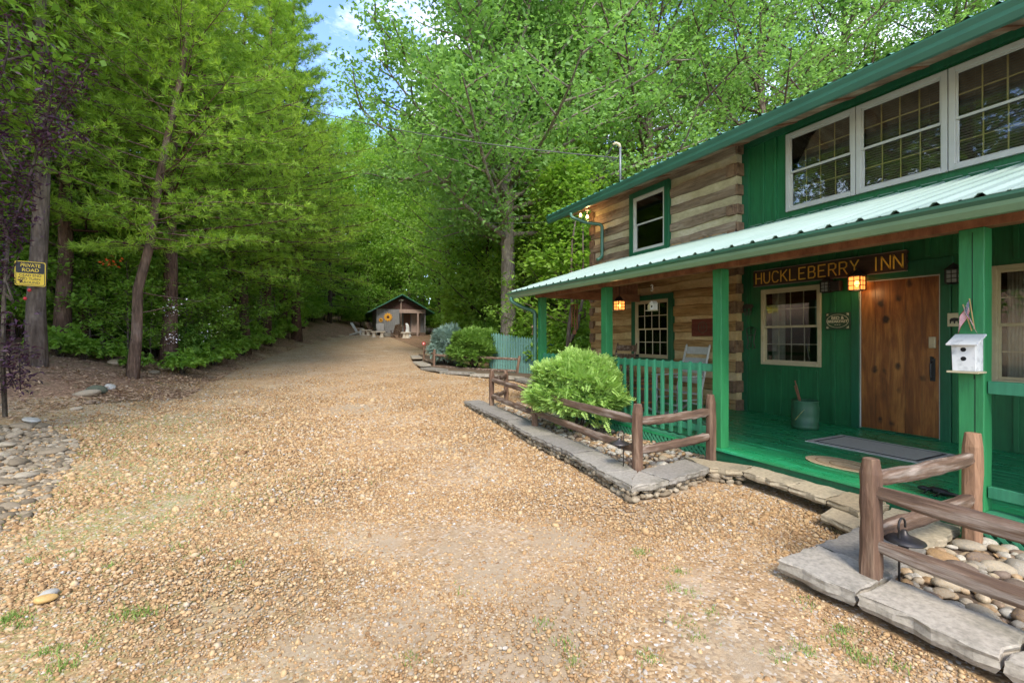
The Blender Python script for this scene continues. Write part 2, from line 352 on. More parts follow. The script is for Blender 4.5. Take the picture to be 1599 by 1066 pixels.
def stonemat(name, stops, rough=.85, sc=5, stain=0):
    m, nt, p, out = newmat(name)
    oi = nt.nodes.new('ShaderNodeObjectInfo'); n = noise(nt, sc, 6, .65); n2 = noise(nt, 40, 3, .6)
    ad = nt.nodes.new('ShaderNodeMath'); ad.operation = 'MULTIPLY_ADD'; nt.links.new(n, ad.inputs[0]); ad.inputs[1].default_value = .45
    a = nt.nodes.new('ShaderNodeAttribute'); a.attribute_name = 'var'
    m2 = nt.nodes.new('ShaderNodeMath'); m2.operation = 'ADD'; nt.links.new(oi.outputs['Random'], m2.inputs[0]); nt.links.new(a.outputs['Fac'], m2.inputs[1])
    fr = nt.nodes.new('ShaderNodeMath'); fr.operation = 'FRACT'; nt.links.new(m2.outputs[0], fr.inputs[0])
    m3 = nt.nodes.new('ShaderNodeMath'); m3.operation = 'MULTIPLY'; m3.inputs[1].default_value = .75; nt.links.new(fr.outputs[0], m3.inputs[0])
    nt.links.new(m3.outputs[0], ad.inputs[2])
    col = ramp(nt, ad.outputs[0], stops); col = mixc(nt, .8, col, ramp(nt, n2, [(.3, (.62,.62,.62)), (.55, (1,1,1)), (.75, (1.2,1.2,1.2))]), 'MULTIPLY')
    if stain:
        n3 = noise(nt, 2.2, 6, .7); col = mixc(nt, ramp(nt, n3, [(.5, (0,0,0)), (.68, (.65,.65,.65))]), col, (.11,.105,.075))
    nt.links.new(col, p.inputs['Base Color']); p.inputs['Roughness'].default_value = rough; p.inputs['Specular IOR Level'].default_value = .3
    bump(nt, p, mixc(nt, .4, n, n2), .5, .012); return m
M['river'] = stonemat('river_rock', [(.1, (.12,.075,.06)), (.3, (.2,.15,.11)), (.5, (.36,.22,.10)), (.7, (.42,.34,.23)), (.85, (.28,.25,.2)), (1.05, (.55,.5,.4))], .7)
M['creek'] = stonemat('creek_stone', [(.1, (.10,.078,.05)), (.4, (.18,.14,.09)), (.7, (.26,.205,.135)), (1.0, (.38,.32,.23))], .85)
M['slab'] = stonemat('grey_flagstone', [(.1, (.17,.155,.13)), (.4, (.25,.225,.19)), (.7, (.31,.28,.23)), (1.1, (.38,.33,.26))], .85, 3, 1)
M['slab_tan'] = stonemat('tan_flagstone', [(.1, (.26,.205,.13)), (.4, (.34,.275,.18)), (.7, (.41,.34,.23)), (1.1, (.46,.40,.29))], .85, 3, 1)
M['gravel'] = stonemat('gravel_pebble', [(.0, (.10,.06,.03)), (.12, (.18,.10,.045)), (.35, (.30,.175,.078)), (.6, (.39,.245,.112)), (.85, (.47,.33,.175)), (1.03, (.34,.31,.27)), (1.18, (.60,.55,.47))], .8, 12)
M['ochre'] = pm('ochre_stone', (.52,.33,.12), (.4,.24,.08), 6, rough=.7)
M['pale_stone'] = pm('pale_grey_stone', (.44,.42,.36), (.33,.31,.27), 6, rough=.75)
M['moss_stone'] = pm('mossy_stone', (.10,.11,.065), (.06,.065,.045), 6, rough=.9)
M['earth'] = pm('bare_earth', (.13,.09,.055), (.08,.055,.035), 3, rough=.95, b=.5, bd=.03, fine=30)
M['litter'] = leafmat('fallen_leaves', (.20,.11,.06), (.46,.31,.19), (1,1,1), .1, .8)
# ================================================================ GROUND
rng = np.random.default_rng(7); random.seed(7)
def onG(px, py, dz=0):
    lo, hi = .5, 90
    t = lo
    while t < hi:
        p = atD(px, py, t)
        if p.z < gz(p.x, p.y)+dz: break
        t += .05
    return Vector((p.x, p.y, gz(p.x, p.y)+dz))
FINES = [(*onG(px, py)[:2], r_) for px, py, r_ in [(880,840,.32),(770,900,.25),(640,985,.25),(900,940,.28),(480,1010,.22),(820,1020,.3),(700,860,.18),(1150,1040,.22),(1000,800,.2),(600,860,.15),(860,960,.22),(340,960,.14),(560,640,.6),(700,700,.4)]]
def rightX(y): return np.interp(y, [-100, 17, 20, 30, 38, 43, 46, 48], [30, 30, 9.5, 13.5, 17, 17, 9, -5])
def ground():
    xs = np.unique(np.concatenate([np.arange(-90, -12, 3.), np.arange(-12, -4, .5), np.arange(-4, 12, .22), np.arange(12, 24, .6), np.arange(24, 121, 3.)]))
    ys = np.unique(np.concatenate([np.arange(-60, -3, 3.), np.arange(-3, 16, .22), np.arange(16, 50, .5), np.arange(50, 201, 3.)]))
    X, Y = np.meshgrid(xs, ys); Z = g(X, Y)
    Z = Z+.012*np.sin(X*2.1+1.3*np.sin(Y*1.7))*np.cos(Y*1.9)
    nx, ny = len(xs), len(ys)
    V = np.stack([X, Y, Z], -1).reshape(-1, 3)
    I = np.arange(nx*ny).reshape(ny, nx)
    Q = np.stack([I[:-1, :-1], I[:-1, 1:], I[1:, 1:], I[1:, :-1]], -1).reshape(-1, 4)
    m, nt, p, out = newmat('gravel_and_forest_floor')
    at = nt.nodes.new('ShaderNodeAttribute'); at.attribute_name = 'var'
    t = nt.nodes.new('ShaderNodeTexCoord'); ob = t.outputs['Object']
    v = nt.nodes.new('ShaderNodeTexVoronoi'); v.inputs['Scale'].default_value = 62; nt.links.new(ob, v.inputs['Vector'])
    v2 = nt.nodes.new('ShaderNodeTexVoronoi'); v2.inputs['Scale'].default_value = 19; nt.links.new(ob, v2.inputs['Vector'])
    sp = nt.nodes.new('ShaderNodeSeparateColor'); nt.links.new(v.outputs['Color'], sp.inputs[0])
    sp2 = nt.nodes.new('ShaderNodeSeparateColor'); nt.links.new(v2.outputs['Color'], sp2.inputs[0])
    gcol = ramp(nt, sp.outputs[0], [(0, (.14,.085,.042)), (.2, (.25,.155,.075)), (.55, (.36,.235,.12)), (.8, (.44,.315,.18)), (.94, (.38,.35,.31)), (1, (.66,.60,.52))])
    gc2 = ramp(nt, sp2.outputs[1], [(0, (.62,.62,.62)), (.5, (1,1,1)), (1, (1.3,1.25,1.2))]); gcol = mixc(nt, .6, gcol, gc2, 'MULTIPLY')
    nA = noise(nt, .55, 5, .6); nB = noise(nt, 1.6, 6, .65); nC = noise(nt, 5, 6, .7)
    dust = ramp(nt, nB, [(.5, (0,0,0)), (.68, (.75,.75,.75))])
    gcol = mixc(nt, dust, gcol, mixc(nt, nC, (.36,.29,.2), (.55,.45,.33)))
    gcol = mixc(nt, ramp(nt, nA, [(.35, (.55,.55,.55)), (.55, (0,0,0))]), gcol, mixc(nt, nC, (.29,.185,.10), (.42,.265,.14)))
    # litter
    n1 = noise(nt, 26, 5, .75); lcol = ramp(nt, n1, [(.35, (.09,.055,.032)), (.5, (.24,.14,.085)), (.62, (.38,.24,.15)), (.72, (.5,.38,.27))])
    moss = ramp(nt, noise(nt, 2.3, 5, .7), [(.52, (0,0,0)), (.66, (.7,.7,.7))]); lcol = mixc(nt, moss, lcol, (.06,.075,.02))
    ms = nt.nodes.new('ShaderNodeMath'); ms.operation = 'MULTIPLY_ADD'; nt.links.new(nC, ms.inputs[0]); ms.inputs[1].default_value = 1.1; nt.links.new(at.outputs['Fac'], ms.inputs[2])
    msk = ramp(nt, ms.outputs[0], [(.72, (0,0,0)), (1.0, (1,1,1))])
    # sparse green film where grass grows through gravel (own attribute)
    a2 = nt.nodes.new('ShaderNodeAttribute'); a2.attribute_name = 'grassy'
    m4 = nt.nodes.new('ShaderNodeMath'); m4.operation = 'MULTIPLY'; nt.links.new(a2.outputs['Fac'], m4.inputs[0]); nt.links.new(ramp(nt, noise(nt, 9, 6, .8), [(.42, (0,0,0)), (.6, (1,1,1))]), m4.inputs[1])
    gcol = mixc(nt, m4.outputs[0], gcol, (.20,.23,.06))
    a3 = nt.nodes.new('ShaderNodeAttribute'); a3.attribute_name = 'fines'
    m5 = nt.nodes.new('ShaderNodeMath'); m5.operation = 'MULTIPLY'; nt.links.new(a3.outputs['Fac'], m5.inputs[0]); nt.links.new(ramp(nt, nC, [(.3, (.4,.4,.4)), (.6, (1,1,1))]), m5.inputs[1])
    gcol = mixc(nt, m5.outputs[0], gcol, mixc(nt, noise(nt, 60, 4, .8), (.27,.20,.125), (.41,.32,.215)))
    nt.links.new(mixc(nt, msk, gcol, lcol), p.inputs['Base Color']); p.inputs['Roughness'].default_value = .9; p.inputs['Specular IOR Level'].default_value = .2
    inv = nt.nodes.new('ShaderNodeMath'); inv.operation = 'SUBTRACT'; inv.inputs[0].default_value = 1; nt.links.new(v.outputs['Distance'], inv.inputs[1])
    fl = nt.nodes.new('ShaderNodeMath'); fl.operation = 'SUBTRACT'; fl.inputs[0].default_value = 1; nt.links.new(a3.outputs['Fac'], fl.inputs[1])
    hh = mixc(nt, .55, noise(nt, 90, 4, .8), inv.outputs[0]); bump(nt, p, mixc(nt, msk, mixc(nt, fl.outputs[0], noise(nt, 120, 3, .8), hh), n1), .7, .008)
    E = edgeX(Y)-X
    lit = np.clip((E-1.6*np.clip((12.6-Y)/2,0,1)+.3*np.sin(Y*2.1)+.25)/1.3, 0, 1)*np.clip((Y-9.8)/1.5, 0, 1)+0
    lit = np.maximum(lit, np.clip((X-rightX(Y))/2, 0, 1)); lit = np.maximum(lit, ((X > 7.4) & (Y > 12.5))*1.)
    gr = np.exp(-((E+1.0)/1.1)**2)*np.clip((11-Y)/3, 0, 1)*.35 + np.exp(-((E+.2)/1.8)**2)*np.clip((10-np.abs(Y-7))/5, 0, 1)*.3
    fi = np.zeros_like(X)
    for fx, fy, fr in FINES: fi = np.maximum(fi, np.exp(-((X-fx)**2+(Y-fy)**2)/fr**2))
    me = npmesh('ground', V, 4, m, lit.reshape(-1), True, Q)
    a = me.attributes.new('grassy', 'FLOAT', 'POINT'); a.data.foreach_set('value', gr.reshape(-1).astype(np.float32))
    a = me.attributes.new('fines', 'FLOAT', 'POINT'); a.data.foreach_set('value', np.clip(fi*1.2, 0, 1).reshape(-1).astype(np.float32))
    tag(link('ground', me), kind='structure')
ground()

def ico():
    bm = bmesh.new(); bmesh.ops.create_icosphere(bm, subdivisions=1, radius=1)
    v = np.array([p.co[:] for p in bm.verts]); f = np.array([[q.index for q in x.verts] for x in bm.faces]); bm.free(); return v, f
def ico2():
    bm = bmesh.new(); bmesh.ops.create_icosphere(bm, subdivisions=2, radius=1)
    v = np.array([p.co[:] for p in bm.verts]); f = np.array([[q.index for q in x.verts] for x in bm.faces]); bm.free(); return v, f
IV, IF = ico(); JV, JF = ico2()
def pebbles(P, size, var, flat=.5, jit=.22, tpl=(IV, IF)):
    V0, F0 = tpl; n = len(P); k = len(V0)
    V = V0[None]*(1+rng.uniform(-jit, jit, (n, k, 1)))
    V = V*np.stack([rng.uniform(.7, 1.3, n), rng.uniform(.6, 1., n), rng.uniform(.35, .75, n)*flat*2], -1)[:, None]
    a = rng.uniform(0, 2*PI, n); c, s_ = np.cos(a), np.sin(a)
    b = rng.normal(0, .3, n); cb, sb = np.cos(b), np.sin(b)
    x, y, z = V[..., 0], V[..., 1], V[..., 2]
    y, z = y*cb[:, None]-z*sb[:, None], y*sb[:, None]+z*cb[:, None]
    x, y = x*c[:, None]-y*s_[:, None], x*s_[:, None]+y*c[:, None]
    V = np.stack([x, y, z], -1)*size[:, None, None]+P[:, None]
    Fc = (F0[None]+(np.arange(n)*k)[:, None, None]).reshape(-1, 3)
    return V.reshape(-1, 3), Fc, np.repeat(var, k)
def inpoly(x, y, poly):
    c = np.zeros(len(x), bool); n = len(poly)
    for i in range(n):
        x1, y1 = poly[i][:2]; x2, y2 = poly[(i+1) % n][:2]
        c ^= ((y1 > y) != (y2 > y)) & (x < (x2-x1)*(y-y1)/(y2-y1+1e-12)+x1)
    return c
# ---------------------------------------------------------------- beds edged with flagstones
ZS = .17
BO = [(724,625),(790,655),(833,680),(893,706),(945,738),(985,758),(1045,749),(1108,729),(1160,735),(1230,757),(1290,777),(1342,797)]
bedO = [onZ(a, b, ZS) for a, b in BO]
bedO = [Vector((p.x, p.y, 0)) for p in bedO]
def offs(poly, w):
    out = []
    for i, p in enumerate(poly):
        d = (poly[min(i+1, len(poly)-1)]-poly[max(i-1, 0)]).normalized(); out.append(p+Vector((-d.y, d.x, 0))*w)
    return out
bedI = offs(bedO, .36)
# near right bed: front corner (1215,872) then towards the viewer along -Y, and back to the deck
ZR = .14
c0 = onZ(1215, 872, ZR); c1 = onZ(1330, 830, ZR)
BED1 = [(p.x, p.y) for p in bedI[:8]]+[(4.42, bedI[7].y), (4.42, 8.9), (3.6, 9.0)]
BED2 = [(3.05, 1.42), (3.02, -2.6), (4.42, -2.6), (4.42, 1.5)]
def bed(name, poly, z):
    mb = MB(); mb.add([(x, y, z) for x, y in poly]+[(x, y, -.05) for x, y in poly], [tuple(range(len(poly)))]+[(i, (i+1) % len(poly), (i+1) % len(poly)+len(poly), i+len(poly)) for i in range(len(poly))])
    return tag(obj(name, mb, M['earth']), kind='structure')
bed('planting_bed', BED1, .10); bed('planting_bed', BED2, .075)
def slabmesh(poly, z0, z1, seed, jag=.018):
    r = random.Random(seed); P = []
    n = len(poly)
    for i in range(n):
        a = Vector(poly[i][:2]); b = Vector(poly[(i+1) % n][:2]); k = max(2, int((b-a).length/.07))
        for j in range(k):
            q = a.lerp(b, j/k)
            d = (b-a).normalized(); q = q+Vector((-d.y, d.x))*r.uniform(-jag, jag)*(0 if j == 0 else 1); P.append(q)
    c = sum((Vector(p) for p in P), Vector((0, 0)))/len(P)
    mb = MB(); m = len(P); rings = [(1.0-.06, z0), (1.0+.01, z0+(z1-z0)*.35), (.985, z0+(z1-z0)*.7), (1, z1-.006), (.975, z1)]
    for s_, z in rings:
        for p in P: q = c+(p-c)*s_; mb.v.append((q.x+r.uniform(-.006, .006), q.y+r.uniform(-.006, .006), z+r.uniform(-.004, .004)*(0 if z == z1 else 1)))
    for i in range(len(rings)-1):
        for j in range(m): mb.f.append((i*m+j, i*m+(j+1) % m, (i+1)*m+(j+1) % m, (i+1)*m+j)); mb.m.append(0)
    mb.f.append(tuple(range(m-1, -1, -1))); mb.f.append(tuple(range((len(rings)-1)*m, len(rings)*m))); mb.m += [0, 0]
    return mb
SLN = 0
def slab(poly, zt, th, mat, label, group, tilt=0):
    global SLN
    SLN += 1
    o = obj('flagstone', slabmesh(poly, zt-th, zt, SLN), M[mat]); cx = sum(p[0] for p in poly)/len(poly); cy = sum(p[1] for p in poly)/len(poly)
    origin(o, (cx, cy, zt-th)); o.rotation_euler = (random.uniform(-.012, .012), random.uniform(-.012, .012), 0)
    return tag(o, label, 'flagstone', group)
G1 = 'flagstones capping the low wall of the shrub bed'
labs = ['flagstone at the far left tip of the near shrub bed border', 'grey flagstone below the leftmost post of the near rail fence', 'narrow grey flagstone left of the bright shrub',
        'grey flagstone in front of the bright green shrub', 'grey flagstone left of the corner stone of the shrub bed', 'pointed grey corner flagstone jutting into the gravel below the fence corner post', 'large grey flagstone right of the corner post leading toward the porch',
        'tan flagstone at the foot of the fence post by the porch entry', 'tan flagstone along the deck, nearest the porch entry post', 'tan flagstone along the deck below the oval doormat', 'tan flagstone along the deck, closest to the near right fence']
for i in range(len(bedO)-1):
    a, b, c, d = bedO[i], bedO[i+1], bedI[i+1], bedI[i]
    e = (b-a).normalized()*.006
    if i == 7: c = Vector((4.40, c.y, 0)); d = Vector((4.05, d.y+.1, 0))
    if i > 7: c = Vector((4.405, b.y, 0)); d = Vector((4.405, a.y if i > 8 else bedI[8].y, 0))
    if i == 5: d = bedI[5]+Vector((-.02, .02, 0))
    poly = [a+e, b-e, c-e, d+e]
    slab([(p.x, p.y) for p in poly], ZS-.003*(i % 2), .065, 'slab' if i < 7 else 'slab_tan', labs[i], G1)
# near right slabs
x0, y0 = c0.x, c0.y
G2 = 'flagstones bordering the near right rock bed'
slab([(x0, y0), (x0+.02, y0-.42), (x0+.42, y0-.42), (x0+.42, y0+.0)], ZR, .085, 'slab', 'big grey flagstone with chipped corner left of the nearest fence post', G2)
slab([(x0+.02, y0-.435), (x0+.02, y0-.98), (x0+.36, y0-.98), (x0+.36, y0-.435)], ZR+.002, .09, 'slab', 'grey flagstone right below the nearest fence post', G2)
slab([(x0+.02, y0-.995), (x0+.03, y0-1.9), (x0+.37, y0-1.9), (x0+.37, y0-.995)], ZR, .09, 'slab', 'long grey flagstone in the bottom right corner of the photo', G2)
slab([(x0+.03, y0-1.92), (x0+.03, y0-2.8), (x0+.37, y0-2.8), (x0+.37, y0-1.92)], ZR, .09, 'slab', 'grey flagstone beyond the bottom right corner', G2)
slab([(x0+.43, y0-.40), (x0+.43, y0+.02), (x0+1.0, y0+.05), (x0+1.0, y0-.34)], ZR-.004, .07, 'slab', 'grey flagstone behind the nearest fence post', G2)
slab([(x0+1.015, y0-.34), (x0+1.015, y0+.06), (4.405, y0+.14), (4.405, y0-.28)], ZR, .07, 'slab_tan', 'tan flagstone at the foot of the birdhouse post', G2)
slab([(x0+1.0, y0+.08), (x0+1.08, y0+.36), (4.10, y0+.42), (4.09, y0+.08)], ZR-.03, .06, 'slab_tan', 'tan flagstone step in front of the deck beside the near fence', G2)
slab([(4.11, y0+.10), (4.11, 2.25), (4.405, 2.25), (4.405, y0+.16)], ZR+.02, .06, 'slab_tan', 'short tan flagstone between the deck and the near fence', G2)
# low dry stone wall under the bed 1 slabs
def drywall(name, outer, zt, label, seed, zb=-.04):
    r = np.random.default_rng(seed); P = []
    for i in range(len(outer)-1):
        a, b = outer[i], outer[i+1]; L_ = (b-a).length; n = int(L_/.085)+1
        for k in range(n):
            for zz in (zt*.3, zt*.85):
                q = a.lerp(b, (k+r.uniform(.2, .8))/n); d = (b-a).normalized(); q = q+Vector((-d.y, d.x, 0))*.06; P.append((q.x, q.y, zb*0+zz))
    P = np.array(P); V, Fc, var = pebbles(P, r.uniform(.038, .062, len(P)), r.uniform(0, 1, len(P)), .5, .22, (JV, JF))
    o = link(name, npmesh(name, V, 3, M['creek'], var, True, Fc)); return tag(o, label, 'wall')
drywall('dry_stone_wall', bedO[:9], .10, 'low dry stone wall of tan stones under the flagstones of the shrub bed', 3)
# far bed
farO = [onG(*p, .1) for p in [(640,552),(644,562),(656,573),(686,579.5),(733,584),(768,587),(803,591),(835,600)]]
farI = offs(farO, .42)
flab = ['flagstone at the far end of the distant curved bed border', 'flagstone on the left bend of the distant bed border', 'flagstone in front of the two small posts of the distant bed', 'flagstone in front of the blue spruce shrub', 'flagstone in front of the round green shrub', 'flagstone below the lower rail of the distant fence', 'flagstone nearest the picket fence on the distant bed border']
for i in range(len(farO)-1):
    a, b, c, d = farO[i], farO[i+1], farI[i+1], farI[i]; e = (b-a).normalized()*.008
    zt = (a.z+b.z)/2+.02
    slab([(p.x, p.y) for p in (a+e, b-e, c-e, d+e)], zt, .09, 'slab', flab[i], 'flagstones bordering the distant shrub bed')
fb = [(p.x, p.y) for p in farI]+[(8.2, 13.6), (6.6, 15.3), (6.6, 19.5)]
mb = MB(); mb.add([(x, y, gz(x, y)+.10) for x, y in fb]+[(x, y, gz(x, y)-.1) for x, y in fb], [tuple(range(len(fb)))]+[(i, (i+1) % len(fb), (i+1) % len(fb)+len(fb), i+len(fb)) for i in range(len(fb))])
tag(obj('planting_bed', mb, M['earth']), kind='structure')
# ---------------------------------------------------------------- loose gravel (real pebbles near the viewer)
def gravel():
    n = 2000000
    x = rng.uniform(-3.6, 6.4, n); y = -.6+20*rng.uniform(0, 1, n)**1.7; d = np.hypot(x, y)
    keep = rng.uniform(0, 1, n) < np.clip(.85*(2.4/np.maximum(d, 2.4))**1.35*np.clip((19-y)/7, 0, 1)*np.clip(y/3,.5,1), 0, 1)
    keep &= ((y > 1.0) | (d > .9)); keep &= x*sn+y*cs > .3
    E = edgeX(y)-x; keep &= rng.uniform(0, 1, n) < np.clip(1-E/1.2, 0, 1)
    keep &= ~inpoly(x, y, [(p.x, p.y) for p in bedO]+[(9, 1.8), (9, 9), (3.4, 9)]); keep &= ~inpoly(x, y, [(p.x, p.y) for p in farO]+[(9, 12), (9, 21)]); keep &= (y < 9) | (x < 6.4)
    keep &= ~((x > x0+.03) & (y < y0-.02)); keep &= (x < 4.4) | (y > 9)
    pat = .5+.5*np.sin(x*1.1+2*np.sin(y*.7))*np.cos(y*1.3+x*.5)          # dusty, thinner patches
    keep &= rng.uniform(0, 1, n) < .6+.4*np.clip(pat*1.6, 0, 1)
    for fx, fy, fr in FINES: keep &= rng.uniform(0, 1, n) > .6*np.exp(-((x-fx)**2+(y-fy)**2)/fr**2)
    x, y, d = x[keep], y[keep], d[keep]; m = len(x)
    s_ = rng.lognormal(math.log(.0066), .42, m)*np.clip(d/3.4, .85, 2.0)
    V, Fc, var = pebbles(np.stack([x, y, g(x, y)+s_*.25], -1), s_, rng.uniform(0, 1, m)**1.1, .62, .18)
    tag(link('gravel', npmesh('gravel', V, 3, M['gravel'], var, False, Fc)), kind='stuff')
# ---------------------------------------------------------------- river rocks
def rockmesh(seed, flat, mat, name='river_rock'):
    bm = bmesh.new(); bmesh.ops.create_icosphere(bm, subdivisions=3, radius=1)
    r = random.Random(seed); ph = [r.uniform(0, 6) for _ in range(9)]; sx, sy = r.uniform(.95, 1.25), r.uniform(.62, .85)
    for v in bm.verts:
        p = v.co.copy(); k = 1+.10*math.sin(2.3*p.x+ph[0])*math.cos(2*p.y+ph[1])+.07*math.sin(3.5*p.z+ph[2]+2*p.x)+.04*math.sin(5*p.y+ph[3])*math.sin(4*p.x+ph[4])
        v.co = Vector((p.x*sx*k, p.y*sy*k, p.z*flat*k))
    me = bpy.data.meshes.new(name); bm.to_mesh(me); bm.free(); me.polygons.foreach_set('use_smooth', [True]*len(me.polygons)); me.materials.append(M[mat]); return me
RT = [rockmesh(i, random.uniform(.45, .62), 'river') for i in range(7)]
CT = [rockmesh(20+i, random.uniform(.24, .36), 'creek', 'creek_stone') for i in range(6)]
def rock(me, x, y, z, s_, label, group, cat='rock', name='river_rock', tilt=.2):
    o = link(name, me, None, (x, y, z)); o.scale = (s_, s_, s_); o.rotation_euler = (random.uniform(-tilt, tilt), random.uniform(-tilt, tilt), random.uniform(0, 6.28))
    return tag(o, label, cat, group)
def scatter_rocks(n, poly, smin, smax, zf, T, label, group, name, sep=.8, avoid=None, bias=None, maxtry=9000, sq=1.0):
    xs = [p[0] for p in poly]; ys = [p[1] for p in poly]; pts = []; tr = 0
    while len(pts) < n and tr < maxtry:
        tr += 1
        x = random.uniform(min(xs), max(xs)); y = random.uniform(min(ys), max(ys))
        if not inpoly(np.array([x]), np.array([y]), poly)[0]: continue
        if avoid and avoid(x, y): continue
        if bias and random.random() > bias(x, y): continue
        s_ = smin+(smax-smin)*random.random()**1.6
        if any((x-a)**2+(y-b)**2 < (sep*(s_+c))**2 for a, b, c in pts): continue
        pts.append((x, y, s_))
    for x, y, s_ in pts:
        rock(random.choice(T), x, y, zf(x, y)+s_*.28, s_, label, group, 'rock' if name != 'creek_stone' else 'stone', name)
    return pts
scatter_rocks(190, [(3.1, 1.40), (3.1, -1.2), (4.38, -1.2), (4.38, 1.46)], .038, .088, lambda x, y: .085, RT, 'smooth rounded river rock in the bed inside the near right rail fence', 'river rocks in the near right bed', 'river_rock', .62)
scatter_rocks(150, [(p[0], p[1]) for p in BED1], .032, .075, lambda x, y: .105, RT, 'rounded cobble in the shrub bed between the rail fence and the porch lattice', 'cobbles in the shrub bed', 'cobble', .72)
creek_poly = [(-5.2, 3.2), (-2.0, 4.2), (-2.0, 5.6), (-2.35, 7.2), (-2.7, 8.6), (-3.4, 9.6), (-5.2, 9.6)]
scatter_rocks(240, creek_poly, .05, .14, gz, CT, 'flat grey brown stone lying in the stony patch at the left edge', 'flat stones at the left edge', 'creek_stone', .66, bias=lambda x, y: min(1, max(.15, (edgeX(y)-x)/.7)))
# loose small stones between them
def small_stones(poly, n, smin, smax, mat, name, zo=.0, zf=None):
    xs = [p[0] for p in poly]; ys = [p[1] for p in poly]
    x = rng.uniform(min(xs), max(xs), n); y = rng.uniform(min(ys), max(ys), n); k = inpoly(x, y, poly); x, y = x[k], y[k]
    s_ = rng.uniform(smin, smax, len(x)); z = g(x, y) if zf is None else np.full(len(x), zf)
    V, Fc, var = pebbles(np.stack([x, y, z+zo], -1), s_, rng.uniform(0, 1, len(x)), .5, .12, (JV, JF))
    tag(link(name, npmesh(name, V, 3, M[mat], var, True, Fc)), kind='stuff')
small_stones(creek_poly, 4600, .02, .065, 'creek', 'small_creek_stones')
small_stones(BED1, 2600, .018, .04, 'river', 'bed_pebbles', .01, .10)
small_stones(BED2, 1500, .02, .045, 'river', 'bed_pebbles', .01, .08)
gravel()
# single stones one can point at
def own(me, m): c = me.copy(); c.materials.clear(); c.materials.append(M[m]); return c
rock(own(RT[2],'ochre'), *onG(70, 950)[:2], .03, .045, 'ochre round stone lying beside a grey one in the gravel at lower left', None, 'stone', 'river_rock')
rock(own(CT[1],'pale_stone'), *onG(76, 940)[:2], .03, .062, 'pale grey stone lying against the ochre stone at lower left', None, 'stone', 'river_rock')
for (px, py, s_, lb, T) in [(152,612,.20,'mossy dark green rock at the forest edge',RT),(135,618,.22,'flat dark rock left of the mossy one',CT),(172,607,.13,'pale tan rock right of the mossy one',RT),(140,630,.10,'small reddish rock below the mossy one',RT),
                            (287,574,.17,'pale rock on the bank right of the leaning pine',RT),(360,551,.15,'pale rock higher up the bank edge',RT),(190,556,.22,'grey rock left of the leaning pine on the bank',RT),(180,568,.2,'brown rock below the grey one left of the leaning pine',RT),
                            (262,576,.2,'dark half buried rock right of the leaning pine base',RT),(240,584,.18,'brown low rock between the leaning pine and the driveway',CT),(330,560,.15,'brown rock in the leaf litter along the driveway',CT),(215,566,.25,'brown squared rock behind the leaning pine base',RT),(118,640,.08,'small rounded rock at the gravel edge below the big trunk',RT),(48,658,.13,'long pale flat stone above the stony patch',CT)]:
    p = onG(px, py); me_ = T[len(lb) % 5]; me_ = own(me_, 'moss_stone') if lb.startswith('mossy') else own(me_, 'pale_stone') if 'pale' in lb else me_
    rock(me_, p.x, p.y, p.z+s_*.15, s_, lb, None, 'rock', 'rock')
# grass
def grass(name, P, h, n, mat='grass', w=.006, spread=.05):
    P = np.asarray(P); m = len(P); idx = rng.integers(0, m, n); c = P[idx][:, :2]+rng.normal(0, spread, (n, 2)); z = g(c[:, 0], c[:, 1])
    hh = h*rng.uniform(.4, 1, n); a = rng.uniform(0, 2*PI, n); t = rng.uniform(.1, .9, n)*hh
    b = np.stack([c[:, 0], c[:, 1], z], -1); side = np.stack([np.cos(a), np.sin(a), 0*a], -1)*w; lean = np.stack([np.cos(a+1.5)*t, np.sin(a+1.5)*t, hh], -1)
    V = np.stack([b-side, b+side, b+lean*.6+side*.8, b+lean*[1, 1, .9]], 1).reshape(-1, 3)
    tag(link(name, npmesh(name, V, 4, M[mat], np.repeat(rng.uniform(0, 1, n), 4))), kind='stuff')
gp = []
for px, py, k in [(15,975,14),(30,985,6),(75,1020,5),(95,1050,5),(190,960,5),(210,965,4),(230,965,3),(140,1010,2),(115,868,4),(50,878,3),(165,890,3),(275,855,2),(310,870,2),(370,887,2),(230,828,2),(1000,870,5),(1060,896,4),(1050,925,3),(1080,932,3),(1110,960,4),(1070,978,3),(1090,1000,4),(1015,1040,4),(1216,1030,5),(1255,1020,4),(1310,1010,4),(1345,1040,4),(1400,1050,3),(900,1030,3),(850,980,2),(880,1010,2),(1320,990,5),(1260,945,2),(640,1040,2),(720,930,1)]:
    p = onG(px, py); gp += [p]*k
grass('grass_tufts', gp, .035, 2600, spread=.035, w=.0025)
E_ = []
for _ in range(1700):
    y = random.uniform(4.5, 10.5); x = edgeX(y)-random.gauss(-.9, .8); E_.append((x, y, 0))
grass('sparse_grass', E_, .04, 7000, spread=.10, w=.003)
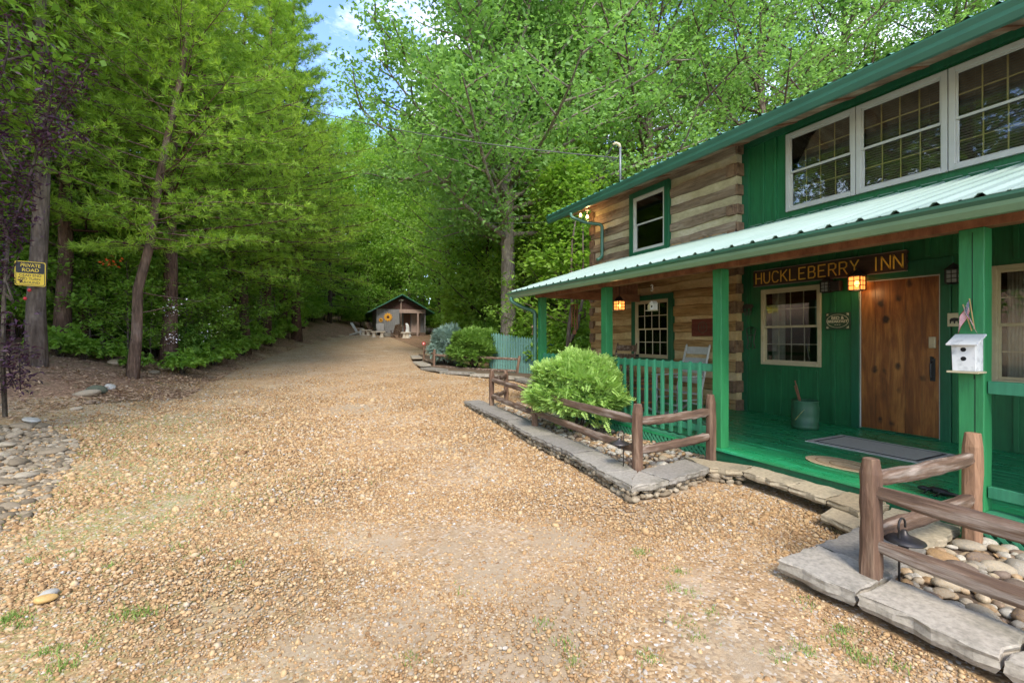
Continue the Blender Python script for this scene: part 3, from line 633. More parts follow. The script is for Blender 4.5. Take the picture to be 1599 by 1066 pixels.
# leaf litter on the bank
def litter(n):
    y = rng.uniform(9, 40, n)**1.0; y = 9+(y-9)*rng.uniform(.1, 1, n); e = rng.exponential(1.6, n)-.5; x = np.array([edgeX(v) for v in y])-e
    kk = (edgeX(y)-x) > 1.2*np.clip((12.8-y)/2, 0, 1)-.2; kk &= y > 9.8; kk &= rng.uniform(0, 1, n) < .55+.45*np.sin(x*3+np.sin(y*2)*2); x, y = x[kk], y[kk]; n = len(x)
    s_ = rng.uniform(.018, .05, n); a = rng.uniform(0, 2*PI, n); z = g(x, y)+.02
    d = np.stack([np.cos(a), np.sin(a), rng.normal(0, .25, n)], -1)*s_[:, None]; q = np.stack([-np.sin(a), np.cos(a), rng.normal(0, .3, n)], -1)*s_[:, None]*.45
    c = np.stack([x, y, z+rng.uniform(0, .03, n)], -1); V = np.stack([c-d, c+q, c+d, c-q], 1).reshape(-1, 3)
    tag(link('fallen_leaves', npmesh('fallen_leaves', V, 4, M['litter'], np.repeat(rng.uniform(0, 1, n), 4))), kind='stuff')
litter(34000)
# ---------------------------------------------------------------- split rail fences
def hewn(a, b, w, h, seed, n=9, j=.006, sag=0):
    r = random.Random(seed); a = Vector(a); b = Vector(b); d = (b-a).normalized(); up = Vector((0, 0, 1)) if abs(d.z) < .9 else Vector((0, 1, 0)); rr = d.cross(up).normalized(); u = rr.cross(d)
    mb = MB(); oct_ = [(-1,-.55),(-.6,-1),(.6,-1),(1,-.55),(1,.55),(.6,1),(-.6,1),(-1,.55)]; m = 8
    bx_, bz_ = r.uniform(-1, 1)*j*2.5, r.uniform(-1, 1)*j*2.5
    for i in range(n+1):
        t = i/n; c = a.lerp(b, t)+rr*bx_*math.sin(PI*t)+u*(bz_*math.sin(PI*t)-sag*math.sin(PI*t)); e = .72 if i in (0, n) else 1
        for (ox, oy) in oct_: mb.v.append(tuple(c+rr*(ox*w/2*e+r.uniform(-j, j))+u*(oy*h/2*e+r.uniform(-j, j))))
    for i in range(n):
        for k in range(m): mb.f.append((i*m+k, i*m+(k+1) % m, (i+1)*m+(k+1) % m, (i+1)*m+k)); mb.m.append(0)
    mb.f.append(tuple(range(m-1, -1, -1))); mb.f.append(tuple(range(n*m, n*m+m))); mb.m += [0, 0]; return mb
def rail_fence(label, posts, rails, loc, pm_='rail_v'):
    t = thing('split_rail_fence', label, 'fence', loc)
    for i, (x, y, zb, zt, tx, ty) in enumerate(posts):
        mb = hewn((x, y, zb), (x+tx, y+ty, zt), .088, .098, i+int(x*100), 9, .0045); 
        obj('post', mb, M['rail_tan' if i == pm_ else 'rail_v'], t, smooth=False, bevel=.004)
    for i, (a, b) in enumerate(rails): obj('rail', hewn(a, b, .062, .088, 50+i+int(a[0]*90), 12, .0055, .012), M['rail' if abs(a[1]-b[1]) > abs(a[0]-b[0]) else 'rail_x'], t, bevel=.003)
    return t
zt, zl = .68, .38
rail_fence('brown split rail fence around the bright shrub, left of the porch entry', [(3.65,8.35,0,.86,0,0),(3.40,6.13,.0,.86,0,0),(3.22,3.63,.0,.84,0,0),(4.27,3.62,.05,.88,0,0),(4.25,8.95,.0,.8,0,0)],
    [((3.65,8.35,zt),(3.40,6.13,zt)),((3.65,8.35,zl-.02),(3.40,6.13,zl-.02)),((3.40,6.08,zt),(3.22,3.66,zt-.01)),((3.40,6.08,zl),(3.22,3.66,zl-.01)),((3.26,3.63,zt-.02),(4.25,3.62,zt+.01)),((3.26,3.63,zl-.02),(4.25,3.62,zl+.03)),((3.68,8.36,.72),(4.25,8.95,.70)),((3.68,8.36,.36),(4.25,8.95,.36))], (3.4,6,0.1))
rail_fence('brown split rail fence around the rock bed at the near right', [(3.04,1.46,.02,.82,0,0),(4.27,1.43,.02,.86,0,0),(3.02,-1.0,0,.82,0,0)],
    [((3.08,1.46,.69),(4.25,1.43,.685)),((3.08,1.46,.385),(4.25,1.43,.40)),((3.04,1.43,.635),(3.02,-1.0,.62)),((3.04,1.43,.325),(3.02,-1.0,.33))], (3.1,1.4,.1), pm_=1)
f3 = rail_fence('short weathered split rail fence before the distant shrubs', [(5.2,19.1,.3,1.15,0,0),(5.0,17.0,.25,1.08,.03,0),(7.22,14.35,.1,.88,.12,0)],
    [((5.2,19.1,.98),(5.0,17.0,.9)),((5.2,19.1,.62),(5.0,17.0,.55)),((5.03,17.0,.86),(7.3,14.35,.76)),((5.0,17.0,.42),(7.25,14.35,.34))], (5,17,.4))
# red reflector on the far post
t = thing('post_reflector', 'small round red reflector on top of the distant fence post', 'reflector', (5.2,19.1,1.15))
mb = MB(); mb.tube([(5.18,19.06,1.27),(5.15,19.0,1.27)], .075, 16); obj('red_disc', mb, pm('red_enamel', (.5,.06,.05), (.35,.04,.03), 6, rough=.4), t)
mb = MB(); mb.tube([(5.149,18.995,1.27),(5.14,18.98,1.27)], .028, 12); obj('white_centre', mb, M['white_paint'], t)
# ---------------------------------------------------------------- path lights
def path_light(x, y, zb, zh, label, sx=.05):
    t = thing('path_light', label, 'garden light', (x, y, zb)); mb = MB()
    pts = [(x, y, zb), (x, y, zh-.02)]+[(x+sx*.6-sx*.75*math.cos(a)*1.0, y, zh+.03+.045*math.sin(a)) for a in [-.6+k*(PI+.9)/9 for k in range(0, 10)]]
    mb.tube(pts, .006, 8); obj('stake', mb, M['bronze'], t, smooth=True)
    cx = x+sx*1.1; mb = MB(); mb.lathe((cx, y, zh-.060), [(.098,0),(.100,.005),(.07,.020),(.035,.032),(.020,.045),(.014,.060),(.006,.066)], 24); obj('shade', mb, M['bronze'], t, smooth=True)
    mb = MB(); mb.lathe((cx, y, zh-.11), [(.004,0),(.02,.008),(.024,.03),(.02,.04)], 14); obj('lamp_socket', mb, M['iron'], t, smooth=True)
path_light(3.13, 1.36, .09, .41, 'dark bronze path light with disc shade beside the nearest fence post')
path_light(3.16, 3.78, .10, .47, 'path light with disc shade behind the fence corner post of the shrub bed', -.05)
# ================================================================ THE INN
DZ = .25; XW = 7.2; XL = 7.0; YC = 5.42; YE = 9.66; YS = -3.0; ZT = 4.95; DX = 4.42
inn = thing('log_inn', 'two storey log and green board inn with a long covered porch on the right', 'house', (7.0, 3.0, 0))
def rects(y0, y1, z0, z1, holes):
    ys = sorted({y0, y1, *[min(max(h[i], y0), y1) for h in holes for i in (0, 1)]}); zs = sorted({z0, z1, *[min(max(h[i], z0), z1) for h in holes for i in (2, 3)]})
    out = []
    for a, b in zip(ys[:-1], ys[1:]):
        run = None
        for c, d in zip(zs[:-1], zs[1:]):
            m = ((a+b)/2, (c+d)/2); hole = any(h[0] < m[0] < h[1] and h[2] < m[1] < h[3] for h in holes)
            if hole:
                if run: out.append((a, b, run[0], run[1])); run = None
            else: run = (run[0], d) if run else (c, d)
        if run: out.append((a, b, run[0], run[1]))
    return out
def rect_px(X, pl, pr, yt, yb):         # rectangle on the plane X from its left/right picture columns, top and bottom read at the left
    a = onX(pl, yt, X); b = onX(pl, yb, X); c = onX(pr, yt, X); return (min(a.y, c.y), max(a.y, c.y), b.z, a.z)
W1 = rect_px(XW, 1190, 1283, 453, 568)
W2 = (W1[0]-2.83, 2.25, 1.0, 2.33); W2 = (1.25, 2.25, 1.0, 2.33)
DOOR = (2.70, 3.58, .27, 2.30)
U1 = (3.63, 4.63, 3.53, 4.77); U2 = (2.63, 3.62, 3.53, 4.77); U3 = (1.63, 2.62, 3.53, 4.77); U4 = (.2, 1.2, 3.53, 4.77)
LW = rect_px(XL, 993.5, 1045.5, 471, 557); UW = rect_px(XL, 990.5, 1039.5, 311, 395)
def shrink(h, e=.02): return (h[0]+e, h[1]-e, h[2]+e, h[3]-e)
# board and batten walls
def board_wall(name, y0, y1, z0, z1, holes, bat=.27, seed=0, blk=()):
    mb = MB()
    for a, b, c, d in rects(y0, y1, z0, z1, [shrink(h) for h in holes]): mb.box(XW, XW+.1, a, b, c, d)
    r = random.Random(seed); y = y1-.12
    while y > y0:
        cuts = [(h[2]-.06, h[3]+.06) for h in list(holes)+list(blk) if h[0]-.09 < y < h[1]+.09]; z = z0+.01
        for c in sorted(cuts)+[(z1-.01, None)]:
            if c[0]-z > .05: mb.box(XW-.019-r.uniform(0, .004), XW+.002, y-.024, y+.024, z, c[0])
            z = c[1] or z
        y -= bat+r.uniform(-.03, .03)
    return obj(name, mb, M['green'], inn, bevel=.003)
board_wall('board_wall', YS, YC, DZ, 3.30, [W1, W2, DOOR], seed=1, blk=[(DOOR[0]-.1, DOOR[1]+.1, 2.2, 2.48), (W1[0]-.06, W1[1]+.02, W1[2], W1[3])])
board_wall('board_wall', YS, YC, 3.32, ZT+.05, [U1, U2, U3, U4], .24, seed=2)
mb = MB(); mb.box(XW-.032, XW, YS, YC-.01, 4.81, ZT+.02); mb.box(XW-.026, XW, YS, YC-.01, 3.34, 3.44); obj('frieze_board', mb, M['green_trim'], inn, bevel=.003)
mb = MB(); mb.box(XW-.03, XW, YC-.12, YC-.001, 3.32, 4.80); mb.box(XW-.03, XW, YC-.10, YC-.001, DZ, 3.2); obj('corner_board', mb, M['green_trim'], inn, bevel=.003)
# log walls
def wavy(y, ph, a): return a*(math.sin(y*1.9+ph)+.6*math.sin(y*4.3+ph*2.1)+.35*math.sin(y*9.1+ph*3.7)+.2*math.sin(y*19+ph*5))
def log_wall(z0, z1, hole, seed, mlog, mch, nz_=9):
    r = random.Random(seed); back = MB()
    for a, b, c, d in rects(YC+.0, YE, z0, z1, [shrink(hole)]): back.box(XL+.035, XL+.2, a, b, c, d)
    obj('chinking', back, mch, inn); mb = MB(); ends = []; ends_ = lambda *q: ends.append(q); z = z0-.02; k = 0
    while z < z1:
        h = r.uniform(.18, .25); gap = r.uniform(.07, .14); p1, p2 = r.uniform(0, 6), r.uniform(0, 6); prj = r.uniform(-.006, .012)
        segs = [(YC+.17 if k % 2 else YC, YE-(.0 if k % 2 else .0))]
        if hole[2]-.06 < z+h/2 < hole[3]+.06: segs = [(segs[0][0], hole[0]-.07), (hole[1]+.07, segs[0][1])]
        for (a, b) in segs:
            n = max(6, int((b-a)/.06)); rows = []
            for i in range(n+1):
                y = a+(b-a)*i/n; zt_ = z+h+wavy(y, p1, .012); zb_ = z+wavy(y, p2, .012); j = r.uniform(-.004, .004)
                rows.append([(XL+.045, y, zb_), (XL-prj+.006+j, y, zb_+.018), (XL-prj+j*1.5, y, zb_+(zt_-zb_)*.3), (XL-prj-.004+r.uniform(-.004, .004), y, zb_+(zt_-zb_)*.65), (XL-prj+.006+j, y, zt_-.018), (XL+.045, y, zt_)])
            o = len(mb.v)
            for rw in rows: mb.v += rw
            for i in range(n):
                for q in range(5): mb.f.append((o+i*6+q, o+(i+1)*6+q, o+(i+1)*6+q+1, o+i*6+q+1)); mb.m.append(0)
            mb.f.append(tuple(o+q for q in range(6))); mb.f.append(tuple(o+n*6+q for q in range(5, -1, -1))); mb.m += [0, 0]
        if k % 2:      # ends of the cross logs at both corners
            ends_(XL-.035-r.uniform(0, .02), XL+.15, YC+.0, YC+.15+r.uniform(-.02, .02), z+.0, z+h-.02)
        ends_(XL-.03-r.uniform(0, .02), XL+.15, YE-.17+r.uniform(0, .03), YE+.01, z+h*.5+.03, z+h+gap-.0)
        # dovetailed log tails facing the viewer beside the boards
        ends_(XL+.01, XL+.19, YC-.03-r.uniform(0, .02), YC+.02, z+.012, z+h-.012)
        z += h+gap; k += 1
    obj('log_courses', mb, mlog, inn, smooth=False); [obj('log_end', MB().box(*e), M['log_end'], inn, bevel=.012) for e in ends]
log_wall(DZ, 3.30, LW, 11, M['log_low'], M['chink_low'])
log_wall(3.36, ZT, UW, 12, M['log_up'], M['chink'])
mb = MB(); mb.box(XL, XL+.2, YC, YE, ZT, ZT+.12); obj('top_plate', mb, M['soffit'], inn)
# other walls, floors
mb = MB()
mb.box(XL+.2, 13.6, YE-.2, YE, .0, ZT); mb.prism([(XL, ZT+.1), (13.6, ZT+.1), (10.3, 6.2)], YE-.2, YE, axis='y'); obj('side_wall', mb, M['log_up'], inn)
mb = MB(); mb.box(XW+.1, 13.6, YS, YS+.12, 0, ZT); mb.box(13.48, 13.6, YS+.12, YE-.2, 0, ZT); mb.prism([(XW, ZT), (13.6, ZT), (10.3, 6.2)], YS, YS+.12, axis='y'); obj('back_wall', mb, M['green'], inn)
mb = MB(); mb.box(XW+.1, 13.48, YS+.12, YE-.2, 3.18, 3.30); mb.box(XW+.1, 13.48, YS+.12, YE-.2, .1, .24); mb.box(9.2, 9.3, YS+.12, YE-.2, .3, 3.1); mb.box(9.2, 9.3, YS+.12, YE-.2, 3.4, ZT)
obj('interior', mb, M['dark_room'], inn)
# windows
def window(r, X, mf, mm, cols, rows, fw=.055, blind=False, label=None, mirror=False, trim=None, tw=.09, mid=.5):
    y0, y1, z0, z1 = r; w = MB()
    w.box(X-.035, X+.06, y0, y0+fw, z0, z1); w.box(X-.035, X+.06, y1-fw, y1, z0, z1); w.box(X-.034, X+.06, y0+fw, y1-fw, z1-fw, z1); w.box(X-.045, X+.06, y0+fw, y1-fw, z0, z0+fw)
    win = obj('window', w, mf, inn, bevel=.004, label=label)
    zm = z0+(z1-z0)*mid; s = MB(); a0, a1 = y0+fw, y1-fw; b0, b1 = z0+fw, z1-fw; sw = .022
    for (c, d, x) in ((b0, zm+.02, X+.012), (zm-.02, b1, X-.012)):
        s.box(x, x+.022, a0, a0+sw, c, d); s.box(x, x+.022, a1-sw, a1, c, d); s.box(x-.001, x+.022, a0+sw, a1-sw, c, c+sw*1.4); s.box(x-.001, x+.022, a0+sw, a1-sw, d-sw*1.4, d)
    obj('sash', s, mf, win, bevel=.002)
    g_ = MB(); g_.box(X+.022, X+.026, a0+sw, a1-sw, b0+sw, zm-.012); g_.box(X-.002, X+.002, a0+sw, a1-sw, zm+.012, b1-sw); obj('pane', g_, M['glass'], win)
    q = MB()
    mo = -.020 if X == XL and z1 < 3 else 0
    for (c, d, x) in ((b0+sw, zm-.012, X+.030+mo), (zm+.012, b1-sw, X+.006+mo)):
        for i in range(1, cols): y = a0+sw+(a1-a0-2*sw)*i/cols; q.box(x, x+.008, y-.007, y+.007, c, d)
        for i in range(1, rows): z = c+(d-c)*i/rows; q.box(x+.001, x+.009, a0+sw, a1-sw, z-.007, z+.007)
    obj('muntins', q, mm, win)
    if blind:
        b = MB(); z = b1-.02
        while z > b0+.02: b.obox((X+.075, a0+.01, z), (X+.075, a1-.01, z), .026, .0025, up=(.9, 0, 1)); z -= .033
        for y in (a0+.15, (a0+a1)/2, a1-.15): b.box(X+.061, X+.063, y-.002, y+.002, b0, b1)
        obj('blind', b, M['blind'], win)
    if trim:
        t = MB(); t.box(X-.05, X+.03, y0-tw, y0-.001, z0-tw, z1+tw); t.box(X-.05, X+.03, y1+.001, y1+tw, z0-tw, z1+tw); t.box(X-.052, X+.03, y0, y1, z1+.001, z1+tw); t.box(X-.055, X+.03, y0, y1, z0-tw, z0-.001); obj('trim', t, trim, win, bevel=.004)
    return win
for r_, lb in ((U1, 'upper window nearest the log wall'), (U2, 'middle upper window'), (U3, 'upper window at the right edge'), (U4, None)):
    window(r_, XW, M['white_trim'], M['muntin'], 4, 2, .06, True, lb)
window(W1, XW, M['cream'], M['muntin_pale'], 4, 2, .045, False, 'cream framed window under the name board')
window(W2, XW, M['cream'], M['muntin_pale'], 3, 2, .05, False, 'cream framed window right of the birdhouse post')
window(LW, XL, M['cream'], M['muntin_pale'], 4, 2, .04, False, 'green trimmed window in the log wall under the porch roof', trim=M['green_trim'], tw=.11)
window(UW, XL, M['white_trim'], M['muntin_pale'], 4, 2, .045, True, 'upper window in the log wall', trim=M['green_trim'], tw=.12)
mb = MB()
for k in range(9):   # curtains inside
    mb.tube([(XW+.20, W1[1]-.06-k*.025, W1[2]), (XW+.20, W1[1]-.06-k*.025, W1[3])], .014, 6); mb.tube([(XL+.30, LW[0]+.06+k*.02, LW[2]), (XL+.30, LW[0]+.06+k*.02, LW[3])], .013, 6)
for k in range(7): mb.tube([(XL+.30, LW[1]-.05-k*.02, LW[2]), (XL+.30, LW[1]-.05-k*.02, LW[3])], .013, 6); mb.tube([(XW+.2, W2[1]-.08-k*.03, W2[2]), (XW+.2, W2[1]-.08-k*.03, W2[3])], .016, 6)
obj('curtain', mb, pm('pale_curtain', (.5,.5,.42), (.36,.36,.3), 5, b=0), inn, smooth=True)
# door
y0, y1, z0, z1 = DOOR; n = 5; mb = MB(); bw = (y1-y0-.03)/n
for i in range(n): mb.box(XW-.012-.001*(i % 2), XW+.03, y0+.015+i*bw+.0012, y0+.015+(i+1)*bw-.0012, z0+.01, z1-.015)
mb.box(XW+.001, XW+.028, y0+.016, y1-.016, z0+.012, z1-.016)
door = obj('door', mb, M['door'], inn, bevel=.002)
mb = MB(); mb.box(XW-.016, XW+.03, y1-.014, y1, z0, z1); mb.box(XW-.016, XW+.03, y0, y0+.014, z0, z1); mb.box(XW-.0155, XW+.03, y0+.014, y1-.014, z1-.014, z1); obj('door_stop', mb, M['white_trim'], door)
mb = MB(); mb.box(XW-.035, XW+.01, y1+.001, y1+.10, DZ, z1+.01); mb.box(XW-.035, XW+.01, y0-.10, y0-.001, DZ, z1+.01); mb.box(XW-.038, XW+.01, y0-.12, y1+.12, z1+.011, z1+.20); mb.box(XW-.06, XW+.02, y0, y1, DZ+.001, z0); obj('door_casing', mb, M['green_trim'], inn, bevel=.004)
hy = y0+.075; mb = MB(); mb.box(XW-.024, XW-.01, hy-.025, hy+.025, .98, 1.26); mb.tube([(XW-.02, hy, 1.22), (XW-.075, hy, 1.20), (XW-.08, hy, 1.10), (XW-.07, hy, 1.03), (XW-.02, hy, 1.01)], .009, 8); mb.lathe((0,0,0), [(0.001,0),(.001,.001)], 4)
mb.tube([(XW-.02, hy, 1.27), (XW-.06, hy, 1.275)], .014, 10); obj('door_handle', mb, M['iron'], door, bevel=.002)
mb = MB(); mb.box(XW-.04, XW-.01, hy-.032, hy+.032, 1.39, 1.53); mb.tube([(XW-.04, hy, 1.42), (XW-.055, hy, 1.42)], .024, 14)
for i in range(3):
    for j in range(2): mb.box(XW-.044, XW-.039, hy-.02+j*.024, hy-.004+j*.024, 1.455+i*.022, 1.47+i*.022)
obj('keypad_lock', mb, pm('satin_brass', (.55,.5,.36), (.45,.4,.28), 9, rough=.35, metal=.6, b=0), door, bevel=.003)
# roofs
def rib_profile(ya, yb, pitch=.2286, h=.022):
    ys = []; y = ya
    while y < yb:
        for dy, dz in ((0, 0), (.02, h), (.042, h), (.062, 0), (.115, 0), (.119, .004), (.135, .004), (.139, 0), (.185, 0)):
            if y+dy <= yb: ys.append((y+dy, dz))
        y += pitch
    ys.append((yb, 0)); return ys
SLP = (3.35-2.43)/(7.0-3.99)
def porch_roof():
    pr = rib_profile(YS-.3, 9.25); mb = MB()
    def xs(y): return 3.99 if y < 8.2 else 3.99+(y-8.2)/(9.25-8.2)*3.0
    N = len(pr)
    for top in (1, 0):
        for (y, dz) in pr:
            for x in (xs(y), XW): mb.v.append((x, y, 2.43+(x-3.99)*SLP+(dz if top else dz-.004)))
    for i in range(N-1):
        a = 2*i; mb.f.append((a, a+1, a+3, a+2)); mb.m.append(0); b = a+2*N; mb.f.append((b, b+2, b+3, b+1)); mb.m.append(0)
        mb.f.append((a, a+2, b+2, b)); mb.m.append(0)
    r = obj('porch_roof', mb, M['mint_roof'], inn, recalc=False)
    # boards under the metal
    d = MB(); zf = lambda x: 2.43+(x-3.99)*SLP
    poly = [(4.03, YS-.28), (XW, YS-.28), (XW, 9.2), (xs(9.2)+.02, 9.2), (4.03, 8.18)]
    d.v = [(x, y, zf(x)-.012) for x, y in poly]+[(x, y, zf(x)-.035) for x, y in poly]
    d.f = [tuple(range(5)), tuple(range(9, 4, -1))]+[(i, (i+1) % 5, (i+1) % 5+5, i+5) for i in range(5)]; d.m = [0]*7
    obj('roof_sheathing', d, M['rafter'], r)
    ra = MB(); y = 8.0
    while y > YS: ra.obox((4.06, y, zf(4.06)-.095), (7.19, y, zf(7.19)-.095), .04, .11); y -= .41
    obj('rafters', ra, M['rafter'], r)
    fb = MB(); fb.box(4.03, 4.055, YS-.25, 8.17, 2.30, 2.415); obj('fascia_board', fb, M['rafter'], r)
    fl = MB(); fl.obox((7.19, YS, 3.425), (7.19, YC, 3.425), .012, .05, up=(0,0,1)); fl.obox((6.985, YC, 3.36), (6.985, 9.0, 3.36), .012, .035); obj('flashing', fl, M['mint_roof'], r)
porch_roof()
def gutter(name, x, z0, z1, ya, yb, mat, parent, m2=None):
    P = [(x, z0), (x-.055, z0), (x-.085, z0+(z1-z0)*.35), (x-.09, z0+(z1-z0)*.6), (x-.115, z1-.02), (x-.118, z1), (x-.10, z1), (x-.098, z1-.012), (x, z1-.012)]
    mb = MB(); n = len(P); mb.v = [(p[0], ya, p[1]) for p in P]+[(p[0], yb, p[1]) for p in P]
    mb.f = [(i, (i+1) % n, n+(i+1) % n, n+i) for i in range(n)]+[tuple(range(n)), tuple(range(2*n-1, n-1, -1))]; mb.m = [0]*n+[0, 0]
    for i in (3, 4, 5, 6): mb.m[i] = 1
    o = obj(name, mb, [mat, m2 or mat], parent); return o
gutter('porch_gutter', 4.028, 2.295, 2.405, YS-.3, 8.22, M['gutter_pale'], inn, M['gutter'])
# main roof
ez = 4.80; RP = .36
mb = MB(); rp_ = rib_profile(YS-.6, 10.64); N = len(rp_)
for (y, dz) in rp_:
    for x, z in ((6.27, ez), (10.3, ez+4.03*RP), (14.3, ez+.03)): mb.v.append((x, y, z+dz))
for i in range(N-1):
    a = 3*i; mb.f += [(a, a+1, a+4, a+3), (a+1, a+2, a+5, a+4)]; mb.m += [0, 0]
mr = obj('main_roof', mb, M['roof_green'], inn, recalc=False)
mb = MB(); zf2 = lambda x: ez+(x-6.27)*RP
mb.add([(6.29, YS-.58, ez-.012), (10.3, YS-.58, zf2(10.3)-.02), (10.3, 10.62, zf2(10.3)-.02), (6.29, 10.62, ez-.012), (6.29, YS-.58, ez-.10), (10.3, YS-.58, zf2(10.3)-.11), (10.3, 10.62, zf2(10.3)-.11), (6.29, 10.62, ez-.10)],
       [(0,1,2,3), (7,6,5,4), (0,4,5,1), (3,2,6,7), (0,3,7,4)])
mb.add([(14.28, YS-.58, ez+.01), (14.28, 10.62, ez+.01), (10.3, 10.62, zf2(10.3)-.02), (10.3, YS-.58, zf2(10.3)-.02), (14.28, YS-.58, ez-.08), (14.28, 10.62, ez-.08), (10.3, 10.62, zf2(10.3)-.11), (10.3, YS-.58, zf2(10.3)-.11)], [(0,1,2,3), (7,6,5,4), (0,4,5,1), (3,2,6,7)][:2]+[(0,3,7,4),(1,5,6,2),(0,4,5,1)])
obj('roof_deck', mb, M['soffit'], mr)
mb = MB(); r = random.Random(4); y = 10.5
while y > YS-.5:          # soffit boards with rafter tails between
    w = r.uniform(.9, 1.5); mb.obox((6.75, y, (4.655+4.93)/2), (6.75, max(y-w+.01, YS-.58), (4.655+4.93)/2), .88, .02, up=(-.30, 0, 1), m=0); y -= w
obj('soffit', mb, M['soffit'], mr)
mb = MB(); y = 9.4
while y > YS: mb.obox((6.40, y, 4.665), (7.18, y, 4.925), .075, .05); y -= .82
obj('rafter_tails', mb, M['rafter'], mr)
gutter('main_gutter', 6.37, 4.605, 4.785, YS-.6, 10.66, M['gutter'], inn)
mb = MB(); mb.obox((6.30, 10.65, 4.74), (10.3, 10.65, zf2(10.3)-.05), .03, .14); mb.obox((14.28, 10.65, 4.76), (10.3, 10.65, zf2(10.3)-.05), .03, .14); obj('barge_board', mb, M['gutter'], inn)
# downspouts
p = onX(893, 338, 6.33); q = onX(934, 350, 6.90); yy = q.y-.12
def roundpath(pts, k=5):
    out = []
    for i in range(len(pts)):
        if i in (0, len(pts)-1): out.append(Vector(pts[i])); continue
        a, b, c = map(Vector, pts[i-1:i+2]); ra = min(.09, (a-b).length/2, (c-b).length/2); s_ = b+(a-b).normalized()*ra; e = b+(c-b).normalized()*ra
        out += [(s_*(1-t)**2+b*2*t*(1-t)+e*t*t) for t in [j/k for j in range(k+1)]]
    return out
mb = MB(); mb.tube(roundpath([(6.31, p.y, 4.62), (6.31, p.y, 4.52), (6.62, (p.y+yy)/2, 4.36), (6.93, yy, 4.30), (6.93, yy, 3.50), (6.78, yy, 3.42)]), .042, 10); obj('downspout', mb, M['gutter'], inn, smooth=True)
mb = MB(); mb.tube(roundpath([(3.96, 8.1, 2.32), (3.96, 8.1, 2.24), (4.20, 8.0, 2.10), (4.40, 7.93, 2.05), (4.40, 7.93, .15), (4.2, 7.98, .06)]), .038, 10); obj('downspout', mb, M['gutter'], inn, smooth=True)
# posts and beams
PY = [(7.76, 7.88), (5.72, 5.85), (3.62, 3.74), (1.427, 1.567), (-.8, -.66)]
for a, b in PY:
    mb = MB(); n = 14
    for i in range(n+1):
        z = DZ+(2.31-DZ)*i/n
        for x_, y_ in ((4.44, a), (4.57, a), (4.57, b), (4.44, b)): mb.v.append((x_+random.uniform(-.0015, .0015), y_+random.uniform(-.0015, .0015), z))
    for i in range(n):
        for k in range(4): mb.f.append((i*4+k, i*4+(k+1) % 4, i*4+4+(k+1) % 4, i*4+4+k)); mb.m.append(0)
    mb.f += [(3,2,1,0), (n*4, n*4+1, n*4+2, n*4+3)]; mb.m += [0, 0]
    obj('porch_post', mb, M['green_post'], inn, bevel=.006)
mb = MB(); mb.box(4.442, 4.568, YS, 8.0, 2.311, 2.40); obj('porch_beam', mb, M['rafter'], inn, bevel=.004)
mb = MB(); mb.box(4.58, 6.98, 7.77, 7.87, 2.31, 2.46)
for i in range(24): mb.box(4.6+i*.1, 4.69+i*.1, 7.875, 7.90, 2.34, min(2.9, 2.50+i*.028))
obj('end_beam', mb, M['rafter'], inn, bevel=.004)
# crack lines in the post wood: thin dark checks
mb = MB(); 
for a, b, z0_, z1_, yy_ in ((0,0,.5,1.25,1.475),(0,0,1.7,2.28,1.49),(0,0,1.22,1.30,1.48)): mb.box(4.4385, 4.4405, yy_-.002, yy_+.002, z0_, z1_)
obj('wood_check', mb, M['black'], inn)
# deck
mb = MB(); x = DX; r = random.Random(2)
while x < XW-.01:
    w = min(.138, XW-x); y = YS
    while y < 8.0:
        l = r.uniform(2.2, 3.6); y2 = min(8.0, y+l); mb.box(x+.002, x+w-.002, y+.002, y2-.002, DZ-.03, DZ+r.uniform(-.0015, .0015)); y = y2
    x += .14
obj('deck', mb, M['deck'], inn, bevel=.003)
mb = MB(); mb.box(DX+.02, DX+.05, YS, 8.0, .04, DZ-.032); mb.box(DX+.02, XW, 7.97, 8.0, .0, DZ-.032); obj('deck_fascia', mb, M['green_trim'], inn, bevel=.003)
# lattice skirts
def lattice(ya, yb):
    mb = MB(); x = DX+.004; z0_, z1_ = -.03, .215; h = z1_-z0_; y = ya-h
    while y < yb:
        for s_ in (1, -1):
            A = (y, z0_) if s_ > 0 else (y, z1_); B = (y+h, z1_) if s_ > 0 else (y+h, z0_); t0 = max(0, (ya-A[0])/h); t1 = min(1, (yb-A[0])/h)
            if t1-t0 > .15:
                P = lambda t: (x+(.0 if s_ > 0 else .008), A[0]+(B[0]-A[0])*t, A[1]+(B[1]-A[1])*t); mb.obox(P(t0), P(t1), .007, .026, up=(1, 0, 0) if False else (0, -s_*.7, .7))
        y += .072
    obj('lattice', mb, M['teal'], inn)
lattice(3.76, 7.9); lattice(-2.9, 1.42)
# railings
def railing(ya, yb, side='front', mat='teal', pitch=.152, first=.10):
    z1_ = 1.21; r_ = MB(); r_.box(4.475, 4.515, ya, yb, z1_-.09, z1_); r_.box(4.47, 4.52, ya, yb, z1_-.001, z1_+.022) if False else None
    rl = obj('railing', r_, M[mat], inn, bevel=.003)
    b = MB(); b.box(4.475, 4.515, ya, yb, .38, .46); obj('bottom_rail', b, M[mat], rl, bevel=.003)
    b = MB(); b.box(4.43, 4.56, ya, yb, DZ+.002, DZ+.035); obj('base_board', b, M[mat], rl, bevel=.003)
    y = yb-first
    while y > ya+.04:
        b = MB(); b.box(4.437, 4.474, y-.019, y+.019, .31, z1_-.0); t = b.v
        for i in (4, 7): pass
        b.v[4] = (b.v[4][0], b.v[4][1], z1_-.005); b.v[5] = (b.v[5][0], b.v[5][1], z1_+.02); b.v[6] = (b.v[6][0], b.v[6][1], z1_+.02); b.v[7] = (b.v[7][0], b.v[7][1], z1_-.005)
        obj('baluster', b, M[mat], rl, bevel=.002); y -= pitch
